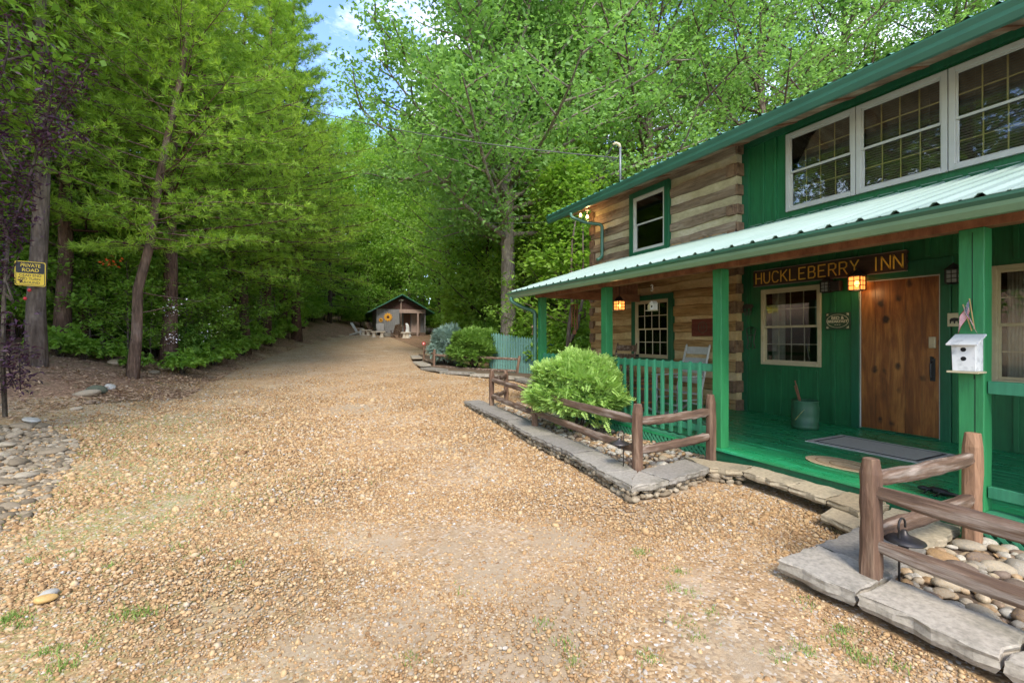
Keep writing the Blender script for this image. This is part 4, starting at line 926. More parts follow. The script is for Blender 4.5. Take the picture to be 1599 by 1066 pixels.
railing(3.75, 5.71); railing(5.86, 7.75); railing(-.65, 1.42, first=.27, pitch=.152*2.2)
mb = MB(); mb.box(4.6, 6.95, 7.80, 7.83, 1.10, 1.15); mb.box(4.6, 6.95, 7.80, 7.83, .36, .40); obj('end_railing', mb, M['iron'], inn)
for i in range(16): mb = MB(); mb.box(4.7+i*.15, 4.715+i*.15, 7.807, 7.822, .4, 1.1); obj('baluster', mb, M['iron'], inn.children[-1] if False else bpy.data.objects['end_railing'])
# vent pipe / service mast
ms = thing('service_mast', 'grey electrical service mast standing on the inn roof eave', 'mast', (6.75, 6.30, 4.95))
c = onX(968.5, 250, 6.75); ms.location = (6.75, c.y, 4.9)
mb = MB(); mb.tube([(6.75, c.y, 4.9), (6.75, c.y, 5.84)], .024, 12); obj('pipe', mb, pm('galvanised_steel', (.2,.21,.22), (.15,.16,.17), 8, rough=.45, metal=.3), ms, smooth=True)
mb = MB(); mb.tube([(6.75, c.y, 5.82), (6.73, c.y+.02, 5.9), (6.68, c.y+.06, 5.93), (6.62, c.y+.1, 5.90)], [.03, .036, .036, .025], 12); obj('weather_head', mb, M['cream'], ms, smooth=True)
mb = MB()
for k in range(3): mb.tube([(6.64, c.y+.09, 5.88), (6.50-.02*k, c.y+.22, 5.72-.08*k), (6.60, c.y+.14, 5.56-.03*k), (6.72, c.y+.03, 5.60)], .007, 6)
obj('drip_loop_wires', mb, M['iron'], ms)
def cable(label, a, b, sag, r_=.008, n=30):
    mb = MB(); mb.tube([Vector(a).lerp(Vector(b), t)-Vector((0, 0, sag*4*t*(1-t))) for t in [i/n for i in range(n+1)]], r_, 5)
    o = obj('utility_cable', mb, pm('cable_sheath', (.12,.12,.12), (.08,.08,.08), 3, rough=.6, b=0), None, smooth=True); origin(o, a); return tag(o, label, 'cable')
cable('thick overhead utility cable running from the roof mast to the left trees', (6.70, c.y+.05, 5.60), atD(440, 160, 17), .25, .013)
cable('thin wire running from the inn corner toward the big poplar', onX(862, 346, 6.5), atD(700, 342, 19.5), .1, .006)
# ================================================================ THINGS ON AND AROUND THE PORCH
def panel_matrix(x, y, z): return Matrix(((0, 0, -1, x), (-1, 0, 0, y), (0, 1, 0, z), (0, 0, 0, 1)))   # local x -> -Y, y -> Z, facing -X
def text_mb(s_, size, mat4, depth=.002, align='CENTER', bold=0, mb=None, sx=1):
    cu = bpy.data.curves.new('t', 'FONT'); cu.body = s_; cu.size = size; cu.extrude = depth; cu.align_x = align; cu.align_y = 'CENTER'; cu.offset = bold
    o = bpy.data.objects.new('t', cu); S.collection.objects.link(o); dg = bpy.context.evaluated_depsgraph_get(); me = bpy.data.meshes.new_from_object(o.evaluated_get(dg))
    mb = mb or MB(); mb.add([mat4 @ Vector((v.co.x*sx, v.co.y, v.co.z)) for v in me.vertices], [tuple(p.vertices) for p in me.polygons]); bpy.data.objects.remove(o); bpy.data.curves.remove(cu); bpy.data.meshes.remove(me); return mb
# name board
ns = thing('name_board', 'long brown carved wooden sign reading HUCKLEBERRY INN in yellow letters above the door', 'sign', (7.13, 4.08, 2.385))
r = random.Random(5); top = []; P = []
ya, yb, za, zb = 3.02, 5.15, 2.385, 2.64
for i in range(31): P.append((yb-(yb-ya)*i/30, za+r.uniform(-.004, .004)))
for i in range(8): P.append((ya-r.uniform(0, .03)*(i % 2), za+(zb-za)*(i+.5)/8))
for i in range(31): P.append((ya+(yb-ya)*i/30, zb+r.uniform(-.004, .004)))
for i in range(8): P.append((yb+r.uniform(0, .02)*(i % 2), zb-(zb-za)*(i+.5)/8))
mb = MB(); mb.prism(P, 7.115, 7.155, axis='x'); obj('board', mb, pm('dark_stained_sign_wood', (.075,.038,.022), (.04,.02,.013), 3, stretch=(1,.4,4), rough=.6, b=.3, fine=24), ns)
mb = MB(); mb.obox((7.135, yb, zb+.004), (7.135, ya, zb+.004), .05, .008); mb.obox((7.135, yb, za-.004), (7.135, ya, za-.004), .05, .008); obj('weathered_edge', mb, pm('grey_weathered_edge', (.3,.26,.22), (.18,.15,.12), 8, stretch=(1,.4,1), rough=.85), ns)
GL = {'H': [[(0,0),(0,1)],[(1,0),(1,1)],[(0,.5),(1,.5)]], 'U': [[(0,1),(0,.3),(.12,.1),(.35,0),(.65,0),(.88,.1),(1,.3),(1,1)]], 'C': [[(1,.85),(.75,1),(.3,1),(.08,.85),(0,.6),(0,.4),(.08,.15),(.3,0),(.75,0),(1,.15)]],
      'K': [[(0,0),(0,1)],[(.95,1),(0,.42)],[(.3,.6),(1,0)]], 'L': [[(0,1),(0,0),(.95,0)]], 'E': [[(.95,1),(0,1),(0,0),(.95,0)],[(0,.52),(.75,.52)]], 'B': [[(0,0),(0,1),(.65,1),(.88,.9),(.88,.64),(.65,.53),(0,.53)],[(.65,.53),(.95,.4),(.95,.12),(.7,0),(0,0)]],
      'R': [[(0,0),(0,1),(.7,1),(.95,.88),(.95,.62),(.7,.5),(0,.5)],[(.5,.5),(1,0)]], 'Y': [[(0,1),(.5,.5),(1,1)],[(.5,.5),(.5,0)]], 'I': [[(.5,0),(.5,1)]], 'N': [[(0,0),(0,1),(1,0),(1,1)]]}
yel = pm('yellow_letter_paint', (.92,.56,.08), (.75,.42,.05), 14, rough=.5, b=.1)
def letters(word, ys_, w, zb_, h, X=7.113, rad=.0085):
    for k, ch in enumerate(word):
        mb = MB()
        for st in GL[ch]:
            for (a, b) in zip(st[:-1], st[1:]):
                A = (X, ys_[k]-a[0]*w, zb_+a[1]*h); B = (X, ys_[k]-b[0]*w, zb_+b[1]*h); d = (Vector(B)-Vector(A)).normalized()*.006
                mb.obox(Vector(A)-d, Vector(B)+d, rad*1.9, .008, up=(-1, 0, 0))
        obj('letter', mb, yel, ns)
letters('HUCKLEBERRY', [5.105-i*.1445 for i in range(11)], .098, 2.425, .172)
letters('INN', [3.40, 3.285, 3.15], .098, 2.425, .172)
# bed & breakfast plaque
c = onX(1308, 501, 7.17); bp = thing('plaque', 'small green plaque with cream oval reading BED & BREAKFAST beside the door', 'sign', (7.17, c.y, c.z-.12)); hw = .17; hh = .125
mb = MB(); mb.box(7.165, 7.18, c.y-hw, c.y+hw, c.z-hh, c.z+hh); obj('board', mb, pm('plaque_green', (.03,.07,.035), (.02,.05,.025), 10, rough=.5), bp, bevel=.004)
crm = pm('cream_paint', (.6,.55,.38), (.5,.45,.3), 10, rough=.5, b=0)
mb = MB(); T = panel_matrix(7.164, c.y, c.z)
mb = text_mb('BED &', .062, T @ Matrix.Translation((0, .042, 0)), .001, bold=.0015); text_mb('BREAKFAST', .052, T @ Matrix.Translation((0, -.008, 0)), .001, bold=.0015, mb=mb); text_mb('EST. 19', .026, T @ Matrix.Translation((0, -.052, 0)), .001, bold=.001, mb=mb) if False else None
obj('lettering', mb, crm, bp)
mb = MB(); mb.tube([(7.163, c.y+.145*math.cos(a), c.z+.095*math.sin(a)) for a in [k*PI/18 for k in range(37)]], .003, 5, cap=False)
for sy in (1, -1):
    for sz in (1, -1):
        for k in range(3): a = k*.8-.1; mb.lathe((0,0,0), [(.001,0),(.001,.001)], 3); mb.obox((7.164, c.y+sy*.145, c.z+sz*.102), (7.164, c.y+sy*(.145-.03*math.cos(a)), c.z+sz*(.102-.03*math.sin(a))), .012, .003, up=(-1,0,0), taper=.3)
for k in (-1, 0, 1): mb.obox((7.164, c.y+k*.03-.01, c.z-.055), (7.164, c.y+k*.03+.01, c.z-.055), .008, .003, up=(-1,0,0))
obj('oval_border', mb, crm, bp)
# red brown plaque on the logs
c = onX(1098, 511, 6.97); rp2 = thing('wall_plaque', 'reddish brown plank plaque with a round emblem on the log wall behind the porch post', 'sign', (6.97, c.y, c.z-.17))
mb = MB()
for k in range(4): mb.box(6.955, 6.98, c.y-.27, c.y+.26, c.z-.165+k*.082, c.z-.165+k*.082+.080)
obj('planks', mb, pm('red_brown_plank', (.17,.04,.022), (.10,.022,.014), 4, stretch=(1,.5,3), rough=.6, fine=20), rp2, bevel=.003)
mb = MB(); T = panel_matrix(6.953, c.y, c.z); mb.tube([(6.953, c.y+.1*math.cos(a), c.z+.1*math.sin(a)) for a in [k*PI/16 for k in range(33)]], .006, 5, cap=False)
for s_ in (-1, 1): mb.obox((6.953, c.y+s_*.03, c.z-.05), (6.953, c.y+s_*.03, c.z+.05), .01, .003, up=(-1,0,0))
mb.obox((6.953, c.y-.05, c.z), (6.953, c.y+.05, c.z), .01, .003, up=(-1,0,0)); obj('emblem', mb, pm('dark_emblem', (.10,.10,.06), (.06,.06,.04), 9), rp2)
# lanterns
def cage_lantern(loc, w, h, label, lit, cat='lantern', wall=None, chain=0, cap='pyr', frame='iron'):
    t = thing('porch_lantern', label, cat, loc); x, y, z = loc; mb = MB(); e = w/2; f = .006
    for sx in (-1, 1):
        for sy in (-1, 1): mb.box(x+sx*e-f, x+sx*e+f, y+sy*e-f, y+sy*e+f, z, z+h)
    for zz in (0, h*.33, h*.66, h):
        for s_ in (-1, 1): mb.box(x-e, x+e, y+s_*e-f*.8, y+s_*e+f*.8, z+zz-f*.7, z+zz+f*.7); mb.box(x+s_*e-f*.8, x+s_*e+f*.8, y-e, y+e, z+zz-f*.7, z+zz+f*.7)
    for k in (0,):
        for s_ in (-1, 1): mb.box(x-f*.5, x+f*.5, y+s_*e-f*.5, y+s_*e+f*.5, z, z+h); mb.box(x+s_*e-f*.5, x+s_*e+f*.5, y-f*.5, y+f*.5, z, z+h)
    obj('cage', mb, M[frame], t)
    mb = MB(); mb.lathe((x, y, z+h), [(w*.82, 0), (w*.8, .008), (w*.35, w*.5), (w*.1, w*.62), (w*.08, w*.75)], 4 if cap == 'pyr' else 16); obj('cap', mb, M[frame], t)
    mb = MB(); mb.lathe((x, y, z-.012), [(w*.5, 0), (w*.62, .012)], 16); obj('base', mb, M[frame], t)
    gm = 'amber' if lit else None
    mb = MB(); mb.box(x-e+f*1.5, x+e-f*1.5, y-e+f*1.5, y+e-f*1.5, z+.01, z+h-.01)
    obj('glass', mb, AMB if lit else pm('frosted_lantern_glass', (.35,.38,.36), (.28,.3,.29), 5, rough=.3, b=0), t)
    if lit:
        mb = MB(); mb.lathe((x, y, z+h*.25), [(.004,0),(w*.16,h*.12),(w*.2,h*.25),(w*.12,h*.4),(.004,h*.45)], 12); obj('bulb', mb, M['bulb'], t, smooth=True)
        ld = bpy.data.lights.new('lantern_glow', 'POINT'); ld.energy = .6; ld.color = (1, .55, .22); ld.shadow_soft_size = .03; lo = bpy.data.objects.new('lantern_glow', ld); S.collection.objects.link(lo); lo.location = (x-w*.75, y-w*.3, z-.03)
    if wall:
        mb = MB(); mb.box(wall-.02, wall, y-.045, y+.045, z+h*.2, z+h+.06); mb.tube([(wall-.015, y, z+h+.03), (x, y, z+h+w*.5)], .010, 8); obj('bracket', mb, M[frame], t, bevel=.003)
    if chain:
        mb = MB(); n = int(chain/.03)
        for k in range(n): mb.obox((x, y, z+h+w*.6+k*.03), (x, y, z+h+w*.6+k*.03+.034), .011 if k % 2 else .004, .004 if k % 2 else .011)
        obj('chain', mb, M[frame], t)
    return t
def ambmat():
    m, nt, p, out = newmat('amber_glass'); nt.nodes.remove(p); a = nt.nodes.new('ShaderNodeBsdfTransparent'); a.inputs[0].default_value = (1, .55, .25, 1); e = nt.nodes.new('ShaderNodeEmission'); e.inputs[0].default_value = (1, .33, .07, 1); e.inputs[1].default_value = .75
    x = nt.nodes.new('ShaderNodeMixShader'); x.inputs[0].default_value = .6; nt.links.new(a.outputs[0], x.inputs[1]); nt.links.new(e.outputs[0], x.inputs[2]); nt.links.new(x.outputs[0], out.inputs[0]); return m
AMB = ambmat()
p = onX(967, 484, 5.6); cage_lantern((5.6, p.y, p.z), .15, .17, 'lit amber lantern hanging on a chain near the log wall window', True, chain=.52)
p = onX(1338, 453, 7.04); cage_lantern((7.04, p.y, p.z), .15, .19, 'lit amber square lantern below the letter Y of the name board', True, wall=None, chain=0)
mb = MB(); mb.tube([(7.04, p.y, p.z+.2), (7.04, p.y, p.z+.27), (7.11, p.y, p.z+.27)], .008, 8); o = obj('bracket', mb, M['iron'], bpy.data.objects['porch_lantern.001'])
p = onX(1290, 456, 7.08); cage_lantern((7.09, p.y, p.z), .11, .15, 'unlit black wall lantern with pale glass, left of the lit one', False, wall=7.17)
p = onX(1304, 455, 7.11); t = thing('floodlight', 'black square floodlight on the wall between the window and the lit lantern', 'lamp', (7.12, p.y, p.z)); mb = MB(); mb.box(7.06, 7.14, p.y-.09, p.y+.05, p.z, p.z+.15); obj('housing', mb, M['iron'], t, bevel=.01)
mb = MB(); mb.box(7.14, 7.2, p.y-.03, p.y+.01, p.z+.05, p.z+.11); obj('mount', mb, M['iron'], t)
mb = MB(); mb.box(7.055, 7.06, p.y-.07, p.y+.03, p.z+.02, p.z+.13); obj('lens', mb, pm('dark_lens', (.05,.05,.05), (.03,.03,.03), 4, rough=.15, b=0), t)
p = onX(1490, 442, 7.1); cage_lantern((7.08, p.y, p.z), .11, .16, 'unlit black wall lantern on the right of the door', False, wall=7.17)
# corner security light under the upper eave
p = onX(917, 339, 6.75); t = thing('security_light', 'lit twin flood lamps under the upper eave at the inn corner', 'lamp', p)
mb = MB(); mb.lathe((p.x, p.y, p.z+.16), [(.05,0),(.05,.02),(.02,.03)], 14); mb.tube([(p.x, p.y, p.z+.17), (p.x, p.y, p.z+.09)], .012, 8); obj('mount', mb, M['white_paint'], t)
for k, (dy, dz) in enumerate(((0, 0), (.25, .10))):
    mb = MB(); mb.lathe((p.x-.03*k, p.y+dy, p.z+dz), [(.005,-.03),(.025,-.022),(.032,0),(.024,.03),(.015,.05)], 16); obj('lamp_bulb', mb, M['bulb'], t, smooth=True)
ld = bpy.data.lights.new('security_glow', 'POINT'); ld.energy = 1.5; ld.color = (1, .6, .25); ld.shadow_soft_size = .04; lo = bpy.data.objects.new('security_glow', ld); S.collection.objects.link(lo); lo.location = (p.x-.05, p.y-.1, p.z-.09)
# bear tile, bell, iron ornament
def sil(name, pts, X, c, s_, mat, parent=None, th=.008):
    mb = MB(); mb.prism([(c[0]-a*s_, c[1]+b*s_) for a, b in pts], X, X+th, axis='x'); return obj(name, mb, mat, parent)
BEAR = [(-.5,-.35),(-.42,-.36),(-.38,-.1),(-.15,-.08),(-.12,-.36),(-.02,-.36),(.0,-.1),(.2,-.08),(.25,-.36),(.36,-.36),(.38,-.05),(.52,-.02),(.62,.08),(.5,.16),(.45,.28),(.36,.26),(.2,.3),(-.1,.34),(-.38,.28),(-.52,.1)]
p = onX(1492, 499, 7.15); t = thing('bear_tile', 'cream tile picture of a black bear right of the door', 'picture', (7.16, p.y, p.z-.07)); mb = MB(); mb.box(7.15, 7.165, p.y-.085, p.y+.075, p.z-.08, p.z+.08); obj('tile', mb, crm, t, bevel=.003)
sil('bear', BEAR, 7.143, (p.y, p.z-.01), .1, M['iron'], t)
p = onX(1168, 480, 7.14); t = thing('wall_ornament', 'dark iron bear shaped hanger with small chimes on the green wall beside the log corner', 'ornament', (7.14, p.y, p.z-.1)); sil('bear', BEAR, 7.13, (p.y, p.z), .19, M['bronze'], t)
mb = MB()
for k in range(5): mb.tube([(7.135, p.y+.06-.03*k, p.z-.06), (7.135, p.y+.06-.03*k, p.z-.13-.015*(k % 2))], .006, 6)
obj('chimes', mb, M['bronze'], t)
p = onX(1172, 525, 7.15); o = MB()
for s_ in (-1, 1): o.tube([(7.16, p.y+s_*.02, p.z+.16), (7.16, p.y+s_*.09, p.z+.12), (7.16, p.y+s_*.07, p.z+.02), (7.16, p.y+s_*.05, p.z-.1), (7.16, p.y+s_*.08, p.z-.2), (7.16, p.y+s_*.03, p.z-.22)], .008, 6)
o.tube([(7.16, p.y-.07, p.z+.02), (7.16, p.y+.07, p.z+.02)], .007, 6); o.tube([(7.16, p.y, p.z+.17), (7.16, p.y, p.z-.2)], .007, 6)
o = obj('iron_scroll', o, M['bronze'], None, smooth=True); origin(o, p); tag(o, 'lyre shaped wrought iron scroll hanging left of the cream framed window', 'ornament')
# hanging birdhouse ornament and hook, wind chime, feeder
p = onX(1018, 484, 4.9); t = thing('hanging_birdhouse', 'tiny white hanging birdhouse feeder in front of the log wall window', 'birdhouse', p)
mb = MB(); mb.box(p.x-.04, p.x+.04, p.y-.075, p.y-.005, p.z, p.z+.09); mb.prism([(p.y-.085, p.z+.09), (p.y+.005, p.z+.09), (p.y-.04, p.z+.135)], p.x-.05, p.x+.05, axis='x'); obj('house', mb, M['white_paint'], t)
mb = MB(); mb.box(p.x-.05, p.x+.05, p.y-.08, p.y+.10, p.z-.012, p.z); obj('tray', mb, M['cream'], t)
mb = MB(); mb.tube([(p.x-.041, p.y-.04, p.z+.05), (p.x-.043, p.y-.04, p.z+.05)], .016, 12); obj('entrance_hole', mb, M['black'], t)
mb = MB(); mb.lathe((p.x, p.y+.05, p.z+.0), [(.028,0),(.03,.07),(.012,.1)], 12); obj('seed_jar', mb, pm('yellowish_seed_jar', (.6,.52,.25), (.4,.36,.2), 10, rough=.3, b=0), t)
mb = MB(); mb.tube([(p.x, p.y, p.z+.13), (p.x, p.y, p.z+.36)], .003, 5); obj('hanging_wire', mb, M['iron'], t)
mb = MB(); X = p.x; yy, zz = p.y, p.z+.33
mb.tube([(X, yy+.025, zz+.035), (X, yy, zz+.05), (X, yy-.02, zz+.03), (X, yy, zz+.005), (X, yy-.025, zz-.02), (X, yy, zz-.045), (X, yy+.025, zz-.03)], .008, 6); obj('white_hook', mb, M['white_paint'], t, smooth=True)
p = onX(897, 475, 5.3); t = thing('wind_chime', 'brown wooden wind chime hanging at the far end of the porch', 'wind chime', (p.x, p.y, p.z-.5)); mb = MB(); mb.lathe((p.x, p.y, p.z-.02), [(.09,0),(.09,.02)], 16); obj('top_disc', mb, M['rafter'], t)
mb = MB()
for k in range(6): a = k*PI/3; mb.tube([(p.x+.06*math.cos(a), p.y+.06*math.sin(a), p.z-.03), (p.x+.06*math.cos(a), p.y+.06*math.sin(a), p.z-.42-.02*k)], .014, 8)
obj('tubes', mb, M['rafter'], t, smooth=True)
mb = MB(); mb.tube([(p.x, p.y, p.z+.35), (p.x, p.y, p.z-.55)], .003, 5); mb.box(p.x-.01, p.x+.01, p.y-.05, p.y+.05, p.z-.62, p.z-.53); obj('clapper', mb, M['rafter'], t)
# birdhouse on the post
t = thing('birdhouse', 'white distressed two hole birdhouse with slanted roof fixed to the green porch post', 'birdhouse', (4.44, 1.5, 1.27)); yc = 1.497
mb = MB(); w = .066
mb.add([(4.325, yc-w+.004, 1.282), (4.325, yc+w-.004, 1.282), (4.438, yc+w, 1.282), (4.438, yc-w, 1.282), (4.318, yc-w, 1.475), (4.318, yc+w, 1.475), (4.438, yc+w, 1.53), (4.438, yc-w, 1.53)], [(0,3,2,1), (4,5,6,7), (0,1,5,4), (1,2,6,5), (2,3,7,6), (3,0,4,7)]); obj('box', mb, M['white_wood'], t, bevel=.002)
mb = MB(); mb.obox((4.285, yc, 1.468), (4.437, yc, 1.541), .17, .012); obj('roof', mb, M['white_wood'], t, bevel=.002)
mb = MB(); mb.box(4.295, 4.438, yc-.085, yc+.085, 1.268, 1.281); obj('base', mb, M['cream'], t, bevel=.002)
for z in (1.435, 1.37): mb = MB(); mb.tube([(4.330, yc, z), (4.316+(1.475-z)*.04, yc, z)], .0155, 18); obj('entrance_hole', mb, M['black'], t)
# flags above the birdhouse
def flag(label, y, z, lean, tip, s_=1.0, ph=0):
    t = thing('small_flag', label, 'flag', (4.41, y, z)); mb = MB(); top = Vector((4.38, y+lean, z+tip)); bot = Vector((4.43, y, z-.02)); mb.tube([bot, top], .004, 8); obj('stick', mb, pm('gilded_stick', (.5,.36,.14), (.4,.28,.1), 9, rough=.4, b=0), t)
    st = MB(); ax = (top-bot).normalized(); n = 10; a0 = top-ax*.012
    def P(u, v):      # u along the fly (hanging down), v along the stick
        return a0-ax*v*.085*s_*(1+.25*u)+Vector((-.010*math.sin(u*8+v*2+ph)-.006, (.05 if ph > 0 else -.045)*u*s_+.02*v*(1 if ph > 0 else -1)*s_*(u+.3), -.115*u*s_-.02*v*u))
    m_i = []
    for j in range(13):
        for i in range(n):
            u0, u1 = i/n, (i+1)/n; v0, v1 = j/13, (j+1)/13
            canton = u0 < .42 and j < 7
            o_ = len(st.v); st.v += [tuple(P(u0, v0)), tuple(P(u1, v0)), tuple(P(u1, v1)), tuple(P(u0, v1))]; st.f.append((o_, o_+1, o_+2, o_+3)); st.m.append(2 if canton else j % 2)
    me = obj('cloth', st, [FR, FW, FB], t, recalc=False); sm = me.modifiers.new('thickness', 'SOLIDIFY'); sm.thickness = .0012
    mb = MB()
    for j in range(5):
        for i in range(4): q = P(.05+.09*i, .06+.1*j)+Vector((-.003, 0, 0)); mb.obox(q+Vector((0, -.0018, 0)), q+Vector((0, .0018, 0)), .0036, .001, up=(-1, 0, 0))
    obj('stars', mb, M['white_paint'], t)
FR = pm('flag_red', (.55,.05,.08), (.45,.04,.06), 9, b=0, rough=.8); FW = pm('flag_white', (.75,.72,.72), (.65,.62,.62), 9, b=0, rough=.8); FB = pm('flag_blue', (.05,.08,.22), (.04,.06,.17), 9, b=0, rough=.8)
flag('small striped flag with blue starred canton hanging in front on the porch post', 1.475, 1.60, .01, .20, 1.0, .3)
flag('second small striped flag mostly hidden behind the front one on the porch post', 1.49, 1.59, .03, .17, .85, -1.2)
# milk can with sticks
p = Vector((6.5, 3.92, DZ)); t = thing('milk_can', 'green metal crock with sticks standing in it by the green wall', 'crock', p)
mb = MB(); mb.lathe(p, [(.150,0),(.165,.02),(.168,.06),(.162,.065),(.168,.2),(.17,.30),(.160,.36),(.165,.375),(.165,.395),(.15,.395),(.145,.3),(.14,.05)], 28); obj('crock', mb, paint('crock_green', (.035,.13,.06), (.03,.10,.05)), t, smooth=True)
mb = MB(); 
for k in range(6): a = 2.6+.11*k; z = .13+.025*k; mb.obox((p.x+.171*math.cos(a+.35), p.y+.171*math.sin(a+.35), p.z+z), (p.x+.172*math.cos(a+.5), p.y+.172*math.sin(a+.5), p.z+z+.03), .014, .004)
obj('floral_decal', mb, pm('faded_yellow_decal', (.4,.36,.12), (.3,.28,.1), 14, b=0), t)
for dx, dy, h in ((-.02, .13, .66), (.02, .16, .58), (-.05, .09, .60)): mb = MB(); mb.tube([(p.x, p.y-.02, p.z+.05), (p.x+dx, p.y+dy, p.z+h)], [.011, .008], 8); obj('stick', mb, M['rafter'], t)
# mats
def flat(name, poly, z, th, mat, parent=None, bevel=.002): mb = MB(); mb.prism(poly, z, z+th); return obj(name, mb, mat, parent, bevel=bevel)
t = thing('door_mat', 'large grey rectangular mat with dark border in front of the wooden door', 'mat', (6.07, 2.85, DZ+.002))
flat('mat_edge', [(5.68,2.27),(6.46,2.27),(6.46,3.43),(5.68,3.43)], DZ+.003, .007, pm('mat_grey', (.66,.64,.58), (.54,.52,.47), 30, rough=.95, b=.4), t)
flat('mat_border', [(5.75,2.34),(6.39,2.34),(6.39,3.36),(5.75,3.36)], DZ+.011, .002, pm('mat_dark', (.09,.08,.075), (.06,.055,.05), 30, rough=.95, b=.4), t)
flat('mat_centre', [(5.785,2.375),(6.355,2.375),(6.355,3.325),(5.785,3.325)], DZ+.0135, .002, pm('mat_field', (.6,.58,.52), (.5,.48,.43), 34, rough=.95, b=.4), t)
t = thing('oval_mat', 'tan oval braided mat on the green deck near the step', 'mat', (4.97, 2.62, DZ+.002))
ov = lambda a, b, k=1: [(4.97+b*k*math.cos(q)*(1+.05*math.sin(3*q)), 2.62+a*k*math.sin(q)*(1+.06*math.cos(2*q))) for q in [i*2*PI/40 for i in range(40)]]
flat('mat', ov(.37, .21), DZ+.003, .009, pm('tan_coir', (.70,.52,.30), (.58,.40,.22), 22, rough=.95, b=.5, fine=60), t)
mb = MB()
for k in (.72, .42): 
    q = ov(.37, .21, k); mb.tube([(x-.03*(k < .5), y-.04*(k < .5), DZ+.0125) for x, y in q+[q[0]]], .004, 5, cap=False)
obj('braid_lines', mb, pm('brown_coir', (.25,.15,.07), (.2,.11,.05), 20), t)
# cast iron lizard
p = Vector((4.70, 1.76, DZ)); t = thing('lizard_figurine', 'black cast iron lizard figurine on the deck beside the birdhouse post', 'figurine', p)
bm_pts = [((-.0, .155, .030), .006), ((-.01, .14, .032), .014), ((.0, .115, .033), .021), ((.005, .09, .034), .014), ((.0, .06, .036), .024), ((-.005, .02, .036), .028), ((.0, -.02, .034), .026), ((.01, -.05, .030), .018), ((.03, -.09, .026), .013), ((.04, -.13, .022), .009), ((.02, -.17, .018), .006), ((-.01, -.19, .016), .003)]
mb = MB(); mb.tube([p+Vector(a) for a, _ in bm_pts], [r_ for _, r_ in bm_pts], 12)
body = obj('body', mb, M['iron'], t, smooth=True)
for sx in (-1, 1):
    for yy in (.055, -.025):
        mb = MB(); a = p+Vector((sx*.015, yy, .032)); b = p+Vector((sx*.05, yy+.015, .045)); c2 = p+Vector((sx*.06, yy+.035, .008)); mb.tube([a, b, c2], [.011, .009, .006], 8)
        for k in (-1, 0, 1): mb.tube([c2, c2+Vector((sx*.012+.006*k, .018-.004*abs(k), -.004))], [.0035, .002], 5)
        obj('leg', mb, M['iron'], t, smooth=True)
mb = MB()
for k in range(9): q = p+Vector((.0, .05-.014*k, .058+.004*math.sin(k))); mb.tube([q, q+Vector((0, -.004, .010))], [.004, .001], 5)
obj('back_spines', mb, M['iron'], t)
# rocking chairs
def rocker(label, loc, rz, mat):
    t = thing('rocking_chair', label, 'rocking chair', (0, 0, 0)); m = M[mat] if isinstance(mat, str) else mat
    for s_ in (-1, 1):
        x = s_*.27; mb = MB(); mb.tube([(x, -.42+.84*i/12, .02+.13*((i/6-1)**2)) for i in range(13)], .018, 8); obj('rocker', mb, m, t, smooth=True)
        mb = MB(); mb.tube([(x, -.22, .05), (x, -.22, .66)], [.02, .017], 10); obj('leg', mb, m, t, smooth=True)
        mb = MB(); mb.tube([(x, .20, .05), (x, .21, .45), (x*.95, .38, 1.12), (x*.95, .39, 1.16)], [.02, .02, .018, .012], 10); obj('leg', mb, m, t, smooth=True)
        mb = MB(); mb.obox((x, -.30, .67), (x, .26, .66), .075, .022); obj('armrest', mb, m, t, bevel=.008)
    mb = MB()
    for k in range(7): mb.box(-.26, .26, -.25+k*.068, -.19+k*.068, .42-.008*k, .44-.008*k)
    obj('seat', mb, m, t, bevel=.004)
    mb = MB()
    for k in range(4): z = .58+k*.16; y = .20+.25*(z-.4)/1.0+.02; mb.obox((-.25, y, z), (.25, y, z), .018, .085 if k < 3 else .12)
    obj('backrest', mb, m, t, bevel=.004)
    mb = MB(); mb.tube([(-.27, -.22, .22), (.27, -.22, .22)], .012, 8); mb.tube([(-.27, .2, .22), (.27, .2, .22)], .012, 8); mb.tube([(-.27, -.22, .3), (-.27, .2, .3)], .012, 8); mb.tube([(.27, -.22, .3), (.27, .2, .3)], .012, 8); obj('stretcher', mb, m, t, smooth=True)
    t.location = loc; t.rotation_euler = (0, 0, rz); return t
rocker('white slat back rocking chair behind the green railing, nearest the porch entry', (5.62, 5.38, DZ), -PI/2-.1, pm('worn_white_paint', (.5,.5,.46), (.35,.34,.3), 6, rough=.6))
rocker('dark wooden rocking chair behind the bright shrub at the far end of the porch', (5.8, 7.25, DZ), -PI/2+.1, M['rail'])
p = Vector((5.6, 6.15, DZ)); t = thing('barrel_table', 'barrel with round wooden top between the two rocking chairs', 'barrel table', p); mb = MB(); mb.lathe(p, [(.20,0),(.235,.12),(.25,.26),(.235,.4),(.205,.52)], 24); obj('barrel', mb, M['rail_v'], t)
mb = MB()
for z, r_ in ((.05, .222), (.15, .246), (.38, .243), (.47, .223)): mb.lathe((p.x, p.y, p.z+z), [(r_,0),(r_+.004,.015),(r_,.03)], 24)
obj('hoops', mb, pm('orange_rust_hoop', (.42,.16,.04), (.3,.1,.03), 8, rough=.5, metal=.3), t)
mb = MB(); mb.lathe((p.x, p.y, p.z+.52), [(.31,0),(.32,.01),(.32,.035),(.30,.04)], 30); obj('table_top', mb, M['rafter'], t)
